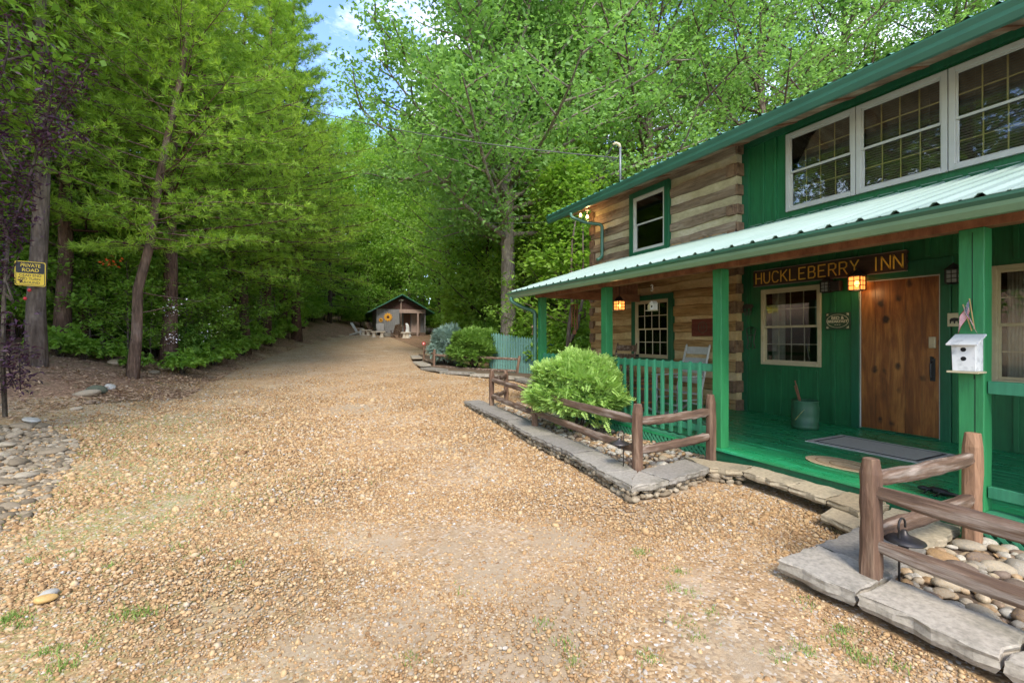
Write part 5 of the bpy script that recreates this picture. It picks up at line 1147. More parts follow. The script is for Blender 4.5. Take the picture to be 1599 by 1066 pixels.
# bird feeder far behind the porch corner
p = atD(834, 522, 13.5); gz_ = gz(p.x, p.y); t = thing('bird_feeder', 'small brown bird feeder on a thin pole beyond the porch corner', 'bird feeder', (p.x, p.y, gz_))
mb = MB(); mb.tube([(p.x, p.y, gz_), (p.x, p.y, p.z)], .015, 8); obj('pole', mb, M['iron'], t)
mb = MB(); mb.lathe((p.x, p.y, p.z), [(.09,0),(.09,.02),(.05,.03),(.055,.2),(.11,.2),(.02,.30)], 14); obj('feeder', mb, M['rail_v'], t)
# ================================================================ PICKET FENCE
def picket_fence():
    A = atD(765, 527, 17.2); B = atD(905, 527, 16.6); L_ = math.hypot(B.x-A.x, B.y-A.y); n = int(L_/.098); dx, dy = (B.x-A.x)/L_, (B.y-A.y)/L_
    t = thing('picket_fence', 'teal painted picket fence with dog eared tips before the big poplar', 'fence', ((A.x+B.x)/2, (A.y+B.y)/2, .1))
    def top(s_): return 1.70-.36*s_+.012*math.sin(s_*14)
    mb = MB()
    for i in range(n):
        s_ = (i+.5)/n; c = Vector((A.x+dx*L_*s_, A.y+dy*L_*s_, 0)); zt_ = top(s_)+random.uniform(-.015, .015); zb = gz(c.x, c.y)+.02; w = .042
        P = [(-w, zb), (w, zb), (w, zt_-.07), (.010, zt_), (-.010, zt_), (-w, zt_-.07)]; o_ = len(mb.v)
        for off in (-.011, .009): 
            for a, z in P: mb.v.append((c.x+dx*a-dy*(-off), c.y+dy*a+dx*(-off), z))
        mb.f += [tuple(o_+k for k in range(5, -1, -1)), tuple(o_+6+k for k in range(6))]+[(o_+k, o_+(k+1) % 6, o_+6+(k+1) % 6, o_+6+k) for k in range(6)]; mb.m += [0]*8
    obj('pickets', mb, M['teal_fence'], t)
    for z in (.35, 1.15):
        mb = MB(); mb.obox((A.x-dy*.04*-1*-1, A.y+dx*.04, z+.25), (B.x-dy*.04, B.y+dx*.04, z), .04, .08); obj('rail', mb, M['teal_fence'], t)
    for s_ in (0, .33, .66, 1):
        c = (A.x+dx*L_*s_-dy*.08, A.y+dy*L_*s_+dx*.08); mb = MB(); mb.box(c[0]-.04, c[0]+.04, c[1]-.04, c[1]+.04, 0, top(s_)-.15); obj('post', mb, M['teal_fence'], t)
picket_fence()
# ================================================================ FOLIAGE TOOLS
def unit(v): return v/np.maximum(np.linalg.norm(v, axis=-1, keepdims=True), 1e-9)
def leaf_V(C, size, r, flat=.5, aspect=.55, axis=None, droop=0, tilt=None):
    """diamond leaves, one quad each. C (n,3)"""
    n = len(C); nrm = r.normal(0, 1, (n, 3)); nrm[:, 2] = np.abs(nrm[:, 2])+flat*2; nrm = unit(nrm)
    a = r.normal(0, 1, (n, 3)) if axis is None else axis+r.normal(0, .35, (n, 3)); a[:, 2] -= droop; a = unit(a-nrm*(a*nrm).sum(-1, keepdims=True)); b = np.cross(nrm, a)
    s_ = (size*r.uniform(.65, 1.3, n))[:, None]
    fold = nrm*s_*.12
    return np.stack([C-a*s_*.5, C+b*s_*aspect*.5-a*s_*.08+fold, C+a*s_*.5, C-b*s_*aspect*.5-a*s_*.08+fold], 1).reshape(-1, 3)
def branch(p, d, L_, n, r, curve=(0, 0, 0), wob=.12):
    pts = [np.array(p, float)]; d = np.array(d, float); d /= np.linalg.norm(d)
    for i in range(n):
        d = d+np.array(curve)/n+r.normal(0, wob, 3)/n**.5; d /= np.linalg.norm(d); pts.append(pts[-1]+d*L_/n)
    return pts
def polyat(pts, t):
    k = t*(len(pts)-1); i = min(int(k), len(pts)-2); f = k-i; return pts[i]*(1-f)+pts[i+1]*f, pts[i+1]-pts[i]
def decid(seed, Ht, cb, Rr, nl, r0=.25, leaf=.13, per=26, sub=7, puff=.28, lean=(0, 0), top=.25, up0=.15, up1=1.0, twigs=3, flat=.5, prof=.65, wood_sub=True):
    """deciduous tree -> (wood MB, leaf verts, var)"""
    r = np.random.default_rng(seed); wood = MB(); n = 12
    tr = [np.array([0, 0, -.3])]
    for i in range(1, n+1): t = i/n; tr.append(np.array([lean[0]*t*t+r.normal(0, .05)*t*Ht/12, lean[1]*t*t+r.normal(0, .05)*t*Ht/12, Ht*t]))
    rad = [r0*(1.35 if i == 0 else 1)*(1-.93*(i/n))**.85+.012 for i in range(n+1)]; wood.tube(tr, rad, 10)
    CC = []; 
    for i in range(nl):
        t = cb+(1-cb)*((i+.5)/nl)**.95; tt = (t-cb)/(1-cb); p, _ = polyat(tr, t); az = i*2.399+r.uniform(-.4, .4)
        L_ = Rr*((1-tt)**prof*.92+top*.5)*r.uniform(.72, 1.12); el = up0+(up1-up0)*tt+r.uniform(-.15, .2); d = (math.cos(az)*math.cos(el), math.sin(az)*math.cos(el), math.sin(el))
        lb = branch(p, d, L_, 6, r, (0, 0, .25), .1); r1 = max(.012, rad[min(n, int(t*n))]*.42); wood.tube(lb, [r1*(1-.85*k/6)+.004 for k in range(7)], 5, cap=False)
        for j in range(sub):
            u = .12+.88*(j+r.uniform(0, .8))/sub; u = min(u, 1.); q, dd = polyat(lb, u); dd = dd/np.linalg.norm(dd); sd_ = np.cross(dd, [0, 0, 1]); sd_ /= np.linalg.norm(sd_)+1e-6
            e = dd*.5+sd_*(1 if j % 2 else -1)*r.uniform(.6, 1)+np.array([0, 0, r.uniform(-.25, .45)]); l2 = L_*r.uniform(.22, .42)*(1.15-.55*u)
            sb = branch(q, e, l2, 3, r, (0, 0, .1), .2)
            if wood_sub: wood.tube(sb, [r1*.35*(1-.7*k/3)+.003 for k in range(4)], 4, cap=False)
            for k in range(twigs):
                c, _ = polyat(sb, min(1, (k+.6)/twigs)); CC.append(c+r.normal(0, .12, 3)*l2*.5)
        CC.append(lb[-1])
    CC = np.array(CC); m = np.maximum(2, (per*r.uniform(.35, 1.5, len(CC)))).astype(int); idx = np.repeat(np.arange(len(CC)), m); pf = puff*r.uniform(.6, 1.4, len(CC))
    C = CC[idx]+r.normal(0, 1, (len(idx), 3))*pf[idx][:, None]*np.array([1, 1, .55])
    hue = np.repeat(r.uniform(0, .55, len(CC))[idx], 1)+r.uniform(0, .35, len(idx))
    return wood, leaf_V(C, leaf, r, flat), np.repeat(hue, 4)
def conifer(seed, Ht, cb, Rr, nl, r0=.2, lean=(0, 0), per=6, tuft=.16, el0=-.05, el1=.7, sub=9, wid=.018, needles=15, bend=0, droop=.15, dead=6):
    r = np.random.default_rng(seed); wood = MB(); n = 12; tr = [np.array([0, 0, -.3])]
    for i in range(1, n+1): t = i/n; tr.append(np.array([lean[0]*t+bend*math.sin(PI*t)+r.normal(0, .03), lean[1]*t+r.normal(0, .03), Ht*t]))
    rad = [r0*(1.3 if i == 0 else 1)*(1-.9*(i/n))+.012 for i in range(n+1)]; wood.tube(tr, rad, 10)
    TC = []; TD = []
    for i in range(dead):           # bare dead stubs below the crown
        t = r.uniform(.12, cb+.1); p, _ = polyat(tr, t); az = r.uniform(0, 6.28); lb = branch(p, (math.cos(az), math.sin(az), r.uniform(-.2, .25)), r.uniform(.5, 1.8), 4, r, (0, 0, -.2), .2); wood.tube(lb, [.018, .014, .01, .007, .003], 4, cap=False)
    for i in range(nl):
        t = cb+(1-cb)*((i+.5)/nl); tt = (t-cb)/(1-cb); p, _ = polyat(tr, t); az = i*2.399+r.uniform(-.5, .5)
        L_ = Rr*(.55+.45*math.sin(PI*min(1, tt*1.4+.15)))*(1-tt)**.55*r.uniform(.65, 1.15)+.25; el = el0+(el1-el0)*tt+r.uniform(-.12, .15); d = (math.cos(az)*math.cos(el), math.sin(az)*math.cos(el), math.sin(el))
        lb = branch(p, d, L_, 6, r, (0, 0, .22-droop), .1); r1 = max(.01, rad[min(n, int(t*n))]*.22); wood.tube(lb, [r1*(1-.85*k/6)+.003 for k in range(7)], 4, cap=False)
        for j in range(sub):
            u = min(1, .2+.8*(j+r.uniform(0, .8))/sub); q, dd = polyat(lb, u); dd = dd/np.linalg.norm(dd); sd_ = np.cross(dd, [0, 0, 1]); sd_ /= np.linalg.norm(sd_)+1e-6
            e = dd*.75+sd_*(1 if j % 2 else -1)*r.uniform(.6, 1)+np.array([0, 0, r.uniform(-.12, .12)]); l2 = L_*r.uniform(.22, .4)*(1.2-.7*u)+.1; sb = branch(q, e, l2, 3, r, (0, 0, .1), .15); wood.tube(sb, [r1*.3+.003, r1*.2+.002, .003, .002], 3, cap=False)
            for k in range(per): c, d3 = polyat(sb, (k+.8)/per if k < per-1 else 1.); TC.append(c+r.normal(0, .05, 3)); TD.append(d3/np.linalg.norm(d3)+np.array([0, 0, .25]))
    TC = np.array(TC); TD = unit(np.array(TD)); m = len(TC); hue = r.uniform(0, .6, m)
    idx = np.repeat(np.arange(m), needles); d = unit(TD[idx]*.9+r.normal(0, .6, (len(idx), 3))); s_ = (tuft*r.uniform(.7, 1.25, len(idx)))[:, None]; b = unit(np.cross(d, r.normal(0, 1, (len(idx), 3)))); C = TC[idx]
    V = np.stack([C, C+d*s_*.5+b*wid*.5, C+d*s_, C+d*s_*.5-b*wid*.5], 1).reshape(-1, 3)
    return wood, V, np.repeat(hue[idx]+r.uniform(0, .35, len(idx)), 4)
class Kind:
    def __init__(s, name, made, bark, leafm, crown='crown'):
        s.name = name; w, V, var = made; s.nleaf = len(V)//4
        me = bpy.data.meshes.new(name+'_trunk'); me.from_pydata([tuple(map(float, v)) for v in w.v], [], w.f); me.polygons.foreach_set('use_smooth', [True]*len(me.polygons)); me.materials.append(M[bark]); s.trunk = me
        s.crown = npmesh(name+'_crown', V, 4, M[leafm], var); s.cn = crown
    def place(s, x, y, label, cat='tree', group=None, sc=1, rz=None, z=None, kz=1):
        t = thing(s.name, label, cat, (x, y, gz(x, y) if z is None else z), group, random.uniform(0, 6.28) if rz is None else rz); t.scale = (sc, sc, sc*kz)
        a = link('trunk' if s.cn == 'crown' else 'stem', s.trunk, t); b = link(s.cn, s.crown, t); return t
K = {}
def tot(): return sum(k.nleaf for k in K.values())
# ---------------------------------------------------------------- big poplar
K['pop'] = Kind('tulip_poplar', decid(3, 21, .24, 6.7, 88, .33, .19, 40, 9, .40, (.3, 0), .5, .10, 1.15, twigs=4, flat=.25), 'bark_poplar', 'poplar_leaf')
p = atD(793, 527, 19.0); pop = K['pop'].place(p.x, p.y, 'big tulip poplar with tall pale trunk behind the teal picket fence', rz=1.0)
# ---------------------------------------------------------------- pines along the left of the drive
K['pineA'] = Kind('pine_tree', conifer(11, 15, .21, 3.9, 76, .17, (.2, .1), 6, .17, sub=9), 'bark_pine', 'pine_needle')
K['pineB'] = Kind('pine_tree', conifer(12, 18, .2, 4.6, 84, .20, (-.4, .2), 6, .18, sub=10, bend=.3), 'bark_pine', 'pine_needle')
K['pineC'] = Kind('pine_tree', conifer(13, 13, .23, 3.8, 68, .14, (.3, -.2), 6, .16, sub=9), 'bark_pine', 'pine_needle')
K['lean'] = Kind('pine_tree', conifer(14, 13, .24, 3.7, 70, .108, (2.1, .4), 6, .16, sub=9, bend=-.25), 'bark_lean', 'pine_needle')
K['hem'] = Kind('hemlock', conifer(15, 16, .08, 3.8, 80, .18, (0, 0), 6, .12, sub=9, droop=.45, wid=.03, needles=8), 'bark_dark', 'hemlock')
PN = 'pines along the left side of the gravel drive'
def P2(px, d): a = dirp(px); return a[0]*d, a[1]*d
x, y = P2(205, 11.2); K['lean'].place(x, y, 'leaning pine whose bare grey trunk tilts right at the edge of the drive', rz=-.45)
x, y = P2(57, 10.0); big = Kind('pine_tree', conifer(16, 17, .36, 3.4, 60, .155, (.15, 0), 6, .18, sub=9, dead=9), 'bark_grey', 'pine_needle'); big.place(x, y, 'thick grey trunked pine carrying the yellow private road sign', rz=.5); BIG = (x, y)
lst = [('pineA', 98, 12.0, 1, 'slim reddish pine just right of the big trunk with the sign'), ('pineB', 262, 13.6, .95, 'reddish pine right behind the leaning pine'), ('pineC', 330, 16.5, 1.05, 'pine third from the leaning one along the bank'),
       ('pineA', 300, 20, 1.1, 'pine set back behind the white flowered laurel'), ('pineB', 384, 19.5, .95, 'pine at the bend of the left bank'), ('pineB', 415, 23, 1.1, 'pine over the darker part of the left bank'), ('pineB', 442, 27, 1.15, 'pine toward the far end of the left bank'),
       ('pineB', 464, 27.5, 1.28, 'tallest pine leaning over the left edge of the drive beside the sky gap'), ('pineB', 470, 33, 1.0, 'tall pine left of the chairs by the shed'), ('pineC', 150, 14.5, 1.1, 'pine between the sign trunk and the leaning pine'), ('pineA', 20, 14, 1.1, 'pine at the left edge behind the sign trunk'), ('pineB', 180, 18, 1.05, 'taller pine deep behind the leaning pine'),
       ('pineC', 235, 16.5, .9, 'slim pine between the leaning pine and the reddish ones behind'), ('pineC', 352, 18.5, .95, 'slim pine right of the third pine on the bank'), ('pineC', 136, 13.0, .85, 'thin pine halfway between the sign trunk and the leaning pine'), ('pineA', 230, 24, 1.15, None), ('pineC', 110, 21, 1.2, None), ('pineB', 30, 22, 1.1, None), ('pineA', 360, 27, 1.1, None), ('pineB', 320, 33, 1.1, None), ('pineC', 405, 34, 1.2, None), ('pineA', 440, 40, 1.15, None), ('pineB', 495, 44, 1.05, None), ('pineB', 250, 31, 1.2, None), ('pineA', 140, 29, 1.2, None), ('pineC', 60, 30, 1.3, None), ('pineC', 738, 29, .85, 'light green pine with low branches right of the shed')]
for k, px, d, s_, lb in lst:
    x, y = P2(px, d); o_ = K[k].place(x, y, lb or 'x', sc=s_)
    if not lb: globals().setdefault('DP_', []).append((px, d, o_))
# ---------------------------------------------------------------- woodland behind
K['wA'] = Kind('broadleaf_tree', decid(21, 17, .22, 4.6, 36, .2, .23, 20, 6, .42, (.4, .3), .5, .05, 1.1, 3, flat=.2, wood_sub=False), 'bark_grey', 'wood_leaf')
K['wB'] = Kind('broadleaf_tree', decid(22, 21, .30, 5.2, 40, .24, .24, 20, 6, .48, (-.6, .2), .5, .1, 1.1, 3, flat=.2, wood_sub=False), 'bark_grey', 'wood_leaf')
K['wC'] = Kind('broadleaf_tree', decid(23, 13, .10, 4.0, 34, .14, .21, 20, 6, .38, (.5, -.4), .5, .0, 1.0, 3, flat=.2, wood_sub=False), 'bark_dark', 'wood_leaf')
K['tall'] = Kind('broadleaf_tree', decid(24, 22, .34, 6.2, 46, .28, .17, 28, 8, .36, (.3, .5), .6, .15, 1.1, 4, flat=.3), 'bark_grey', 'poplar_leaf')
K['sap'] = Kind('sapling', decid(25, 6.5, .12, 2.0, 26, .04, .19, 18, 5, .22, (.3, .2), .5, .2, .9, 2), 'bark_grey', 'wood_leaf')
# behind the house, right
for px, d, s_, lb in [(1010, 21, 1.05, 'tall broadleaf tree rising behind the roof mast'), (1190, 21.5, 1.0, 'tall broadleaf tree behind the middle of the inn roof'), (1330, 24, 1.1, 'tall broadleaf tree whose dark trunk shows above the upper windows'), (1480, 22, 1.0, 'tall broadleaf tree over the right end of the inn roof'), (925, 25, 1.0, 'tall broadleaf tree behind the far corner of the inn')]:
    x, y = P2(px, d); K['tall'].place(x, y, lb, sc=s_)
LB = 'leafy tree in the dense wood behind the shed and the inn'; GB = 'trees of the wood behind'
rg = random.Random(9)
ZT_ = []
def wood(px, d, k, s_=1, kz=1): x, y = P2(px, d); ZT_.append((px, d, K[k].place(x, y, LB, group=GB, sc=s_, kz=kz)))
for px, d, k, s_ in [(900,28,'wB',1),(975,31,'wA',1.1),(1070,30,'wB',1),(1150,33,'wA',1.2),(1260,32,'wB',1),(1400,33,'wB',1),(1550,32,'wB',1),(850,24,'wC',.9),(880,19,'wC',.7),(905,16.5,'sap',1.1),(930,22,'wA',.9),(830,30,'wB',.95),(760,27,'wC',1),(725,30,'wA',1),(700,36,'wB',1.0),(745,38,'wB',1.05),(790,40,'wA',1.2),(660,46,'wB',.95),(625,50,'wB',1.0),(640,45,'wC',1),(608,46,'wC',1),(590,47,'wA',1.0),(560,50,'wB',1.0),(540,46,'wC',1.1),(520,52,'wB',1),(600,56,'wB',1.05),(650,58,'wB',1.1),(700,50,'wB',1.1),(740,52,'wB',1.1),(800,50,'wB',1.2),(860,44,'wB',1.1),(685,44,'wC',1.1),(575,44,'wC',.9),(500,60,'wB',1),(555,64,'wB',1.2),(610,66,'wB',1.2),(680,66,'wB',1.2),
                 (0,26,'wB',1),(70,36,'wB',1.1),(160,36,'wB',1.1),(230,40,'wB',1.1),(300,42,'wB',1.1),(370,44,'wB',1.1),(430,50,'wB',1.1),(-60,20,'wB',1),(-150,16,'wA',1),(-220,22,'wB',1),(480,46,'wC',1),(395,30,'wC',.8),(340,24,'wC',.7),(-30,13,'wC',.7),(450,35,'wC',.8)]:
    wood(px, d, k, s_)
for px, d, s_ in [(830, 24, .95), (515, 40, 1.0), (900, 20, .8), (780, 33, 1)]: x, y = P2(px, d); HM_ = globals().setdefault('HM_', []); HM_.append((px, d, K['hem'].place(x, y, 'x', group='x', sc=s_)))
# trees beside and behind the viewer (seen in the window glass and from other viewpoints)
zoned_later = True
OUT_ = []
for x, y, k, s_ in [(-10,5.5,'wC',.9),(-9.5,10.5,'tall',.9),(-11,13,'tall',.95),(-9,8,'wB',.8),(-9,2,'wB',.9),(-13,-3,'wA',1),(-12,9,'wB',1.1),(-11,14,'wB',1.15),(-8,17,'wB',1.1),(-7.5,11,'wA',.9)]: OUT_.append((y*10, 0, K[k].place(x, y, 'x', group='x', sc=s_)))
ORD = ['first','second','third','fourth','fifth','sixth','seventh','eighth','ninth','tenth','eleventh','twelfth','thirteenth','fourteenth','fifteenth','sixteenth','seventeenth','eighteenth','nineteenth','twentieth']
def zoned(lst, what, zones, group):
    for zn, test in zones:
        sel = sorted([q for q in lst if test(q[0], q[1])], key=lambda q: q[0])
        for i, q in enumerate(sel): q[2]['label'] = f'{what} {zn}, {ORD[i]} from the left'; q[2]['group'] = group+' '+zn
        lst = [q for q in lst if not test(q[0], q[1])]
zoned(ZT_, 'leafy tree', [('at the back of the left wood', lambda a, d: a < 480 and d > 33), ('low among the left pines', lambda a, d: a < 480), ('just behind the shed', lambda a, d: a < 690 and d < 49), ('in the deep row beyond the shed', lambda a, d: a < 720), ('behind the picket fence and poplar', lambda a, d: a < 945), ('showing over the inn roof', lambda a, d: True)], 'trees')
zoned(HM_, 'dark hemlock with drooping sprays', [('in the background wood', lambda a, d: True)], 'hemlocks'); zoned(DP_, 'pine standing deeper in the wood', [('left of the drive', lambda a, d: True)], 'pines'); zoned(OUT_, 'leafy tree outside the photo', [('beside the viewer', lambda a, d: True)], 'trees')
# slender trunks of young trees
for i, (px, d, s_) in enumerate([(430,25,1),(345,18,.9),(160,13,.75),(118,13.4,.8),(885,17,1.1),(868,21,1.3),(815,22,1.2),(905,22,1.2),(232,15,.9),(300,17,.8),(410,28,1.2),(20,12,.8),(200,12.8,.55),(260,14.2,.6),(318,15.6,.6),(375,21,.8),(85,12.6,.6),(140,12.6,.5),(290,15,.75),(395,23.5,.9),(455,32,1),(235,13.4,.45)]):
    x, y = P2(px, d); SP_ = globals().setdefault('SP_', []); SP_.append((px, d, K['sap'].place(x, y, 'x', 'sapling', 'saplings', s_)))
zoned(SP_, 'slender young sapling', [('on the left bank', lambda a, d: a < 500), ('beyond the porch end', lambda a, d: True)], 'saplings')
def bare(label, px, d, h, r_, lean=(0, 0), fork=False, bark='bark_grey'):
    x, y = P2(px, d); z = gz(x, y); t = thing('slender_tree', label, 'tree', (x, y, z)); mb = MB(); r = np.random.default_rng(int(px)); pts = [(x+lean[0]*k/8+r.normal(0, .04), y+lean[1]*k/8, z-.2+h*k/8) for k in range(9)]; mb.tube(pts, [r_*(1-.75*k/8) for k in range(9)], 8)
    if fork: q = Vector(pts[2]); mb.tube([q, q+Vector((.3, -.1, .6)), q+Vector((.5, -.15, 1.6)), q+Vector((.6, 0, 4))], [r_*.8, r_*.7, r_*.5, .02], 8)
    obj('trunk', mb, M[bark], t, smooth=True)
    C = np.array(pts[-1])+r.normal(0, 1, (420, 3))*[1.0, 1.0, 1.1]; o_ = Vector((x, y, z)); me = npmesh('crown', leaf_V(C-np.array([x, y, z]), .16, r), 4, M['wood_leaf'], np.repeat(r.uniform(0, 1, 420), 4)); link('crown', me, t)
bare('pale forked slender tree seen under the porch roof left of the wind chime', 886, 15, 5.5, .09, (.3, 0), True)
bare('thin straight trunk right of the wind chime under the porch roof', 912, 17, 5.5, .07, (.1, 0))
bare('dark thin trunk between the porch posts', 874, 19, 6.5, .12, (-.1, 0), False, 'bark_dark')
bare('thin dark trunk left of the porch corner post', 815, 21, 7, .10, (.2, 0), False, 'bark_dark')
bare('slender straight trunk right of the leaning pine', 283, 18, 9, .10, (.3, 0), False, 'bark_pine')
bare('slender trunk over the white flowered laurel', 335, 21, 10, .12, (.1, 0), False, 'bark_pine')
bare('thin pale trunk behind the gap right of the sign trunk', 122, 13.5, 8, .06, (.2, 0), False, 'bark_grey')
bare('crooked slim trunk left of the white blossoms', 240, 14.6, 8, .06, (-.4, 0), False, 'bark_dark')
bare('slim trunk leaning left on the far left bank', 372, 20, 9, .08, (-.6, 0), False, 'bark_pine')
bare('slim trunk leaning right on the far left bank', 401, 22, 9, .09, (.5, 0), False, 'bark_grey')
bare('thin leaning trunk left of the sign', 8, 15, 9, .12, (.8, 0))
# ---------------------------------------------------------------- undergrowth
def shrubV(seed, R_, Hh, n, leaf, aspect=.4, inner=.55, flat=.4, stems=7, whorl=5, out=.6):
    r = np.random.default_rng(seed); wood = MB(); ncl = n//whorl
    u = r.normal(0, 1, (ncl, 3)); u[:, 2] = np.abs(u[:, 2])*.9-.05; u = unit(u); lob = 1+.22*np.sin(u[:, 0]*5+seed)*np.cos(u[:, 1]*6+seed*2)+.12*np.sin(u[:, 2]*9); rr = (inner+(1-inner)*r.uniform(0, 1, ncl)**.6)*lob; C = u*rr[:, None]*[R_, R_, Hh*.62]+[0, 0, Hh*.38]
    C[:, 2] = np.maximum(C[:, 2], .03)
    for k in range(stems): e = C[r.integers(0, ncl)]*.8; wood.tube([(e[0]*.1, e[1]*.1, -.05), (e[0]*.4, e[1]*.4, e[2]*.5), tuple(e)], [.02, .014, .006], 5)
    idx = np.repeat(np.arange(ncl), whorl); ax = r.normal(0, .7, (len(idx), 3))+u[idx]*out; s_ = leaf; P = C[idx]+unit(ax)*leaf*.45
    V = leaf_V(P, s_, r, flat, aspect, unit(ax)); return wood, V, np.repeat(r.uniform(0, .5, ncl)[idx]+r.uniform(0, .4, len(idx)), 4)
K['lau'] = Kind('laurel_shrub', shrubV(31, 1.1, 1.9, 5200, .15, .32, .3), 'bark_dark', 'laurel_leaf', 'foliage')
K['und'] = Kind('understory_shrub', shrubV(32, 1.3, 2.3, 4800, .17, .6, .25), 'bark_dark', 'wood_leaf', 'foliage')
K['fern'] = Kind('low_green_plant', shrubV(33, .45, .55, 700, .13, .5, .2), 'bark_dark', 'wood_leaf', 'foliage')
i = 0
for px, d, k, s_ in [(215,12.2,'fern',.8),(285,13.0,'fern',1.2),(175,12.2,'fern',1.0),(130,11.7,'fern',1.0),(310,14.4,'fern',1.3),(335,15.6,'fern',1.3),(355,17,'fern',1.4),(378,18.8,'fern',1.5),(400,21,'fern',1.7),(420,23.5,'fern',1.8),(438,26.5,'fern',2),(455,30,'fern',2.2),(120,11.8,'und',.55),(155,12.2,'lau',.75),(95,11.4,'fern',1.3),(240,12.6,'lau',.85),(275,13.2,'lau',.9),(300,14.2,'lau',1.0),(255,14.8,'und',.9),(215,14.2,'und',.9),(180,13.4,'und',.8),(140,14,'und',.8),(330,16,'lau',1.0),(350,17.5,'lau',.9),(365,19,'und',.9),(390,21,'lau',1),(405,23,'und',1),(425,25,'lau',1),(440,28,'und',1.1),(455,31,'und',1),(470,35,'lau',1.2),(485,38,'und',1.2),(505,41,'und',1.0),(530,42.5,'und',1),(550,43,'lau',.9),(565,44,'und',1),
                     (-80,12.5,'und',.9),(-160,13,'lau',1),(-260,12,'und',.9),(-380,13,'und',1.1),(-550,14,'lau',1.1),(-130,16,'und',1.2),(-320,17,'und',1.2),(-60,18,'und',1.2),(60,13,'und',.8),(25,12.5,'lau',.8),(-10,12,'und',.8),(310,18.5,'und',1.2),(200,17.5,'und',1.1),(250,18,'und',1.2),(345,22,'und',1.2),(290,23,'und',1.3),(100,18,'und',1.1),(40,18,'und',1.1),(150,21,'und',1.3),(380,27,'und',1.3),(420,32,'und',1.3),
                     (690,42,'und',1),(710,38,'lau',1.1),(725,34,'und',1.1),(735,30,'und',1),(745,26,'lau',1),(755,22.5,'und',.9),(775,21.5,'und',.8),(670,46,'und',1.2),(640,47,'und',1.2),(812,19,'und',.8),(830,18.5,'und',.9),(850,18,'lau',.8),(870,17.5,'und',.9),(893,16.5,'und',.9),(915,15.5,'und',.8),(860,24,'und',1.3),(825,26,'und',1.3),(900,22,'und',1.2),(785,30,'und',1.3),(935,16.5,'und',.9),(600,49,'und',1.2),(810,34,'und',1.4)]:
    left = px < 575
    if k != 'fern' and 60 < px < 460: d += 1.6 if d < 15 else 2.2; s_ *= .9
    x, y = P2(px, d)
    US_ = globals().setdefault('US_', {}); o_ = K[k].place(x, y, {'lau': 'dark glossy laurel shrub in the undergrowth', 'und': 'leafy green shrub in the undergrowth', 'fern': 'low green plant beside the sign trunk'}[k]+(' on the left bank' if left else ' behind the picket fence and shed'), 'shrub' if k != 'fern' else 'plant', ('left bank ' if left else 'right hand ')+{'lau': 'laurels', 'und': 'understory shrubs', 'fern': 'low plants'}[k], s_); o_.location.z -= .22*s_ if k != 'fern' else 0
    US_.setdefault(k, []).append((px, d, o_))
ZN = [('along the front of the left bank', lambda a, d: a < 320 and d < 15.5), ('at the back of the left bank', lambda a, d: a < 345 ), ('where the left bank bends away', lambda a, d: a < 575), ('around the shed', lambda a, d: a < 700), ('behind the picket fence', lambda a, d: True)]
zoned(US_['fern'], 'low leafy green plant', [('on the left bank', lambda a, d: True)], 'low plants'); zoned(US_['lau'], 'dark glossy laurel shrub', ZN, 'laurels'); zoned(US_['und'], 'light green leafy shrub', ZN, 'understory shrubs')
def flowers(label, px, py, d, n, mat, s_=.05, spread=.12):
    c = atD(px, py, d); r = np.random.default_rng(int(px)); C = r.normal(0, 1, (n, 3))*spread; me = npmesh('blossom_cluster', leaf_V(C, s_, r, .4, .8), 4, M[mat]); o = link('blossom_cluster', me, None, c); tag(o, label, 'blossom')
flowers('white laurel blossom cluster, the upper one right of the leaning pine', 270, 483, 12.0, 40, 'petal')
flowers('white laurel blossom cluster, the lower one near the ground', 270, 529, 11.8, 34, 'petal', .05, .09)
flowers('white laurel blossom cluster, rightmost on the left bank', 323, 517, 14.5, 26, 'petal'); flowers('small white blossom cluster higher up on the right laurel', 352, 486, 15.5, 18, 'petal')
flowers('orange azalea blossoms, left cluster above the laurels', 163, 411, 11.6, 16, 'orange_petal', .07, .08); flowers('orange azalea blossoms, right cluster above the laurels', 178, 408, 11.7, 16, 'orange_petal', .07, .08)
# distant leafy mass closing the gaps low in the wood
def farmass():
    r = np.random.default_rng(77); n = 95000; px = r.uniform(-250, 1700, n); d = r.uniform(62, 80, n); u = (px-CX)/F; x = (sn+cs*u)*d; y = (cs-sn*u)*d; z = g(x, y)+r.uniform(0, 1, n)**1.0*(13+4*np.sin(px*.02)+2*np.sin(px*.07)); C = np.stack([x, y, z], -1)
    tag(link('distant_woodland', npmesh('distant_woodland', leaf_V(C, .75, r, -.2, .8), 4, M['wood_leaf'], np.repeat(r.uniform(0, 1, n), 4))), kind='stuff')
    n = 50000; px = r.uniform(-300, 560, n); d = r.uniform(24, 50, n); u = (px-CX)/F; x = (sn+cs*u)*d; y = (cs-sn*u)*d; z = g(x, y)+r.uniform(0, 1, n)*6.0; C = np.stack([x, y, z], -1); k = (edgeX(y)-x) > 7
    C = C[k]; tag(link('woodland_undergrowth', npmesh('woodland_undergrowth', leaf_V(C, .34, r, -.1, .7), 4, M['wood_leaf'], np.repeat(r.uniform(0, .6, len(C)), 4))), kind='stuff')
    n = 26000; px = r.uniform(690, 1000, n); d = r.uniform(26, 45, n); u = (px-CX)/F; x = (sn+cs*u)*d; y = (cs-sn*u)*d; z = g(x, y)+r.uniform(0, 1, n)*5.0; C = np.stack([x, y, z], -1)
    tag(link('woodland_undergrowth', npmesh('woodland_undergrowth', leaf_V(C, .34, r, -.1, .7), 4, M['wood_leaf'], np.repeat(r.uniform(0, .6, n), 4))), kind='stuff')
farmass()
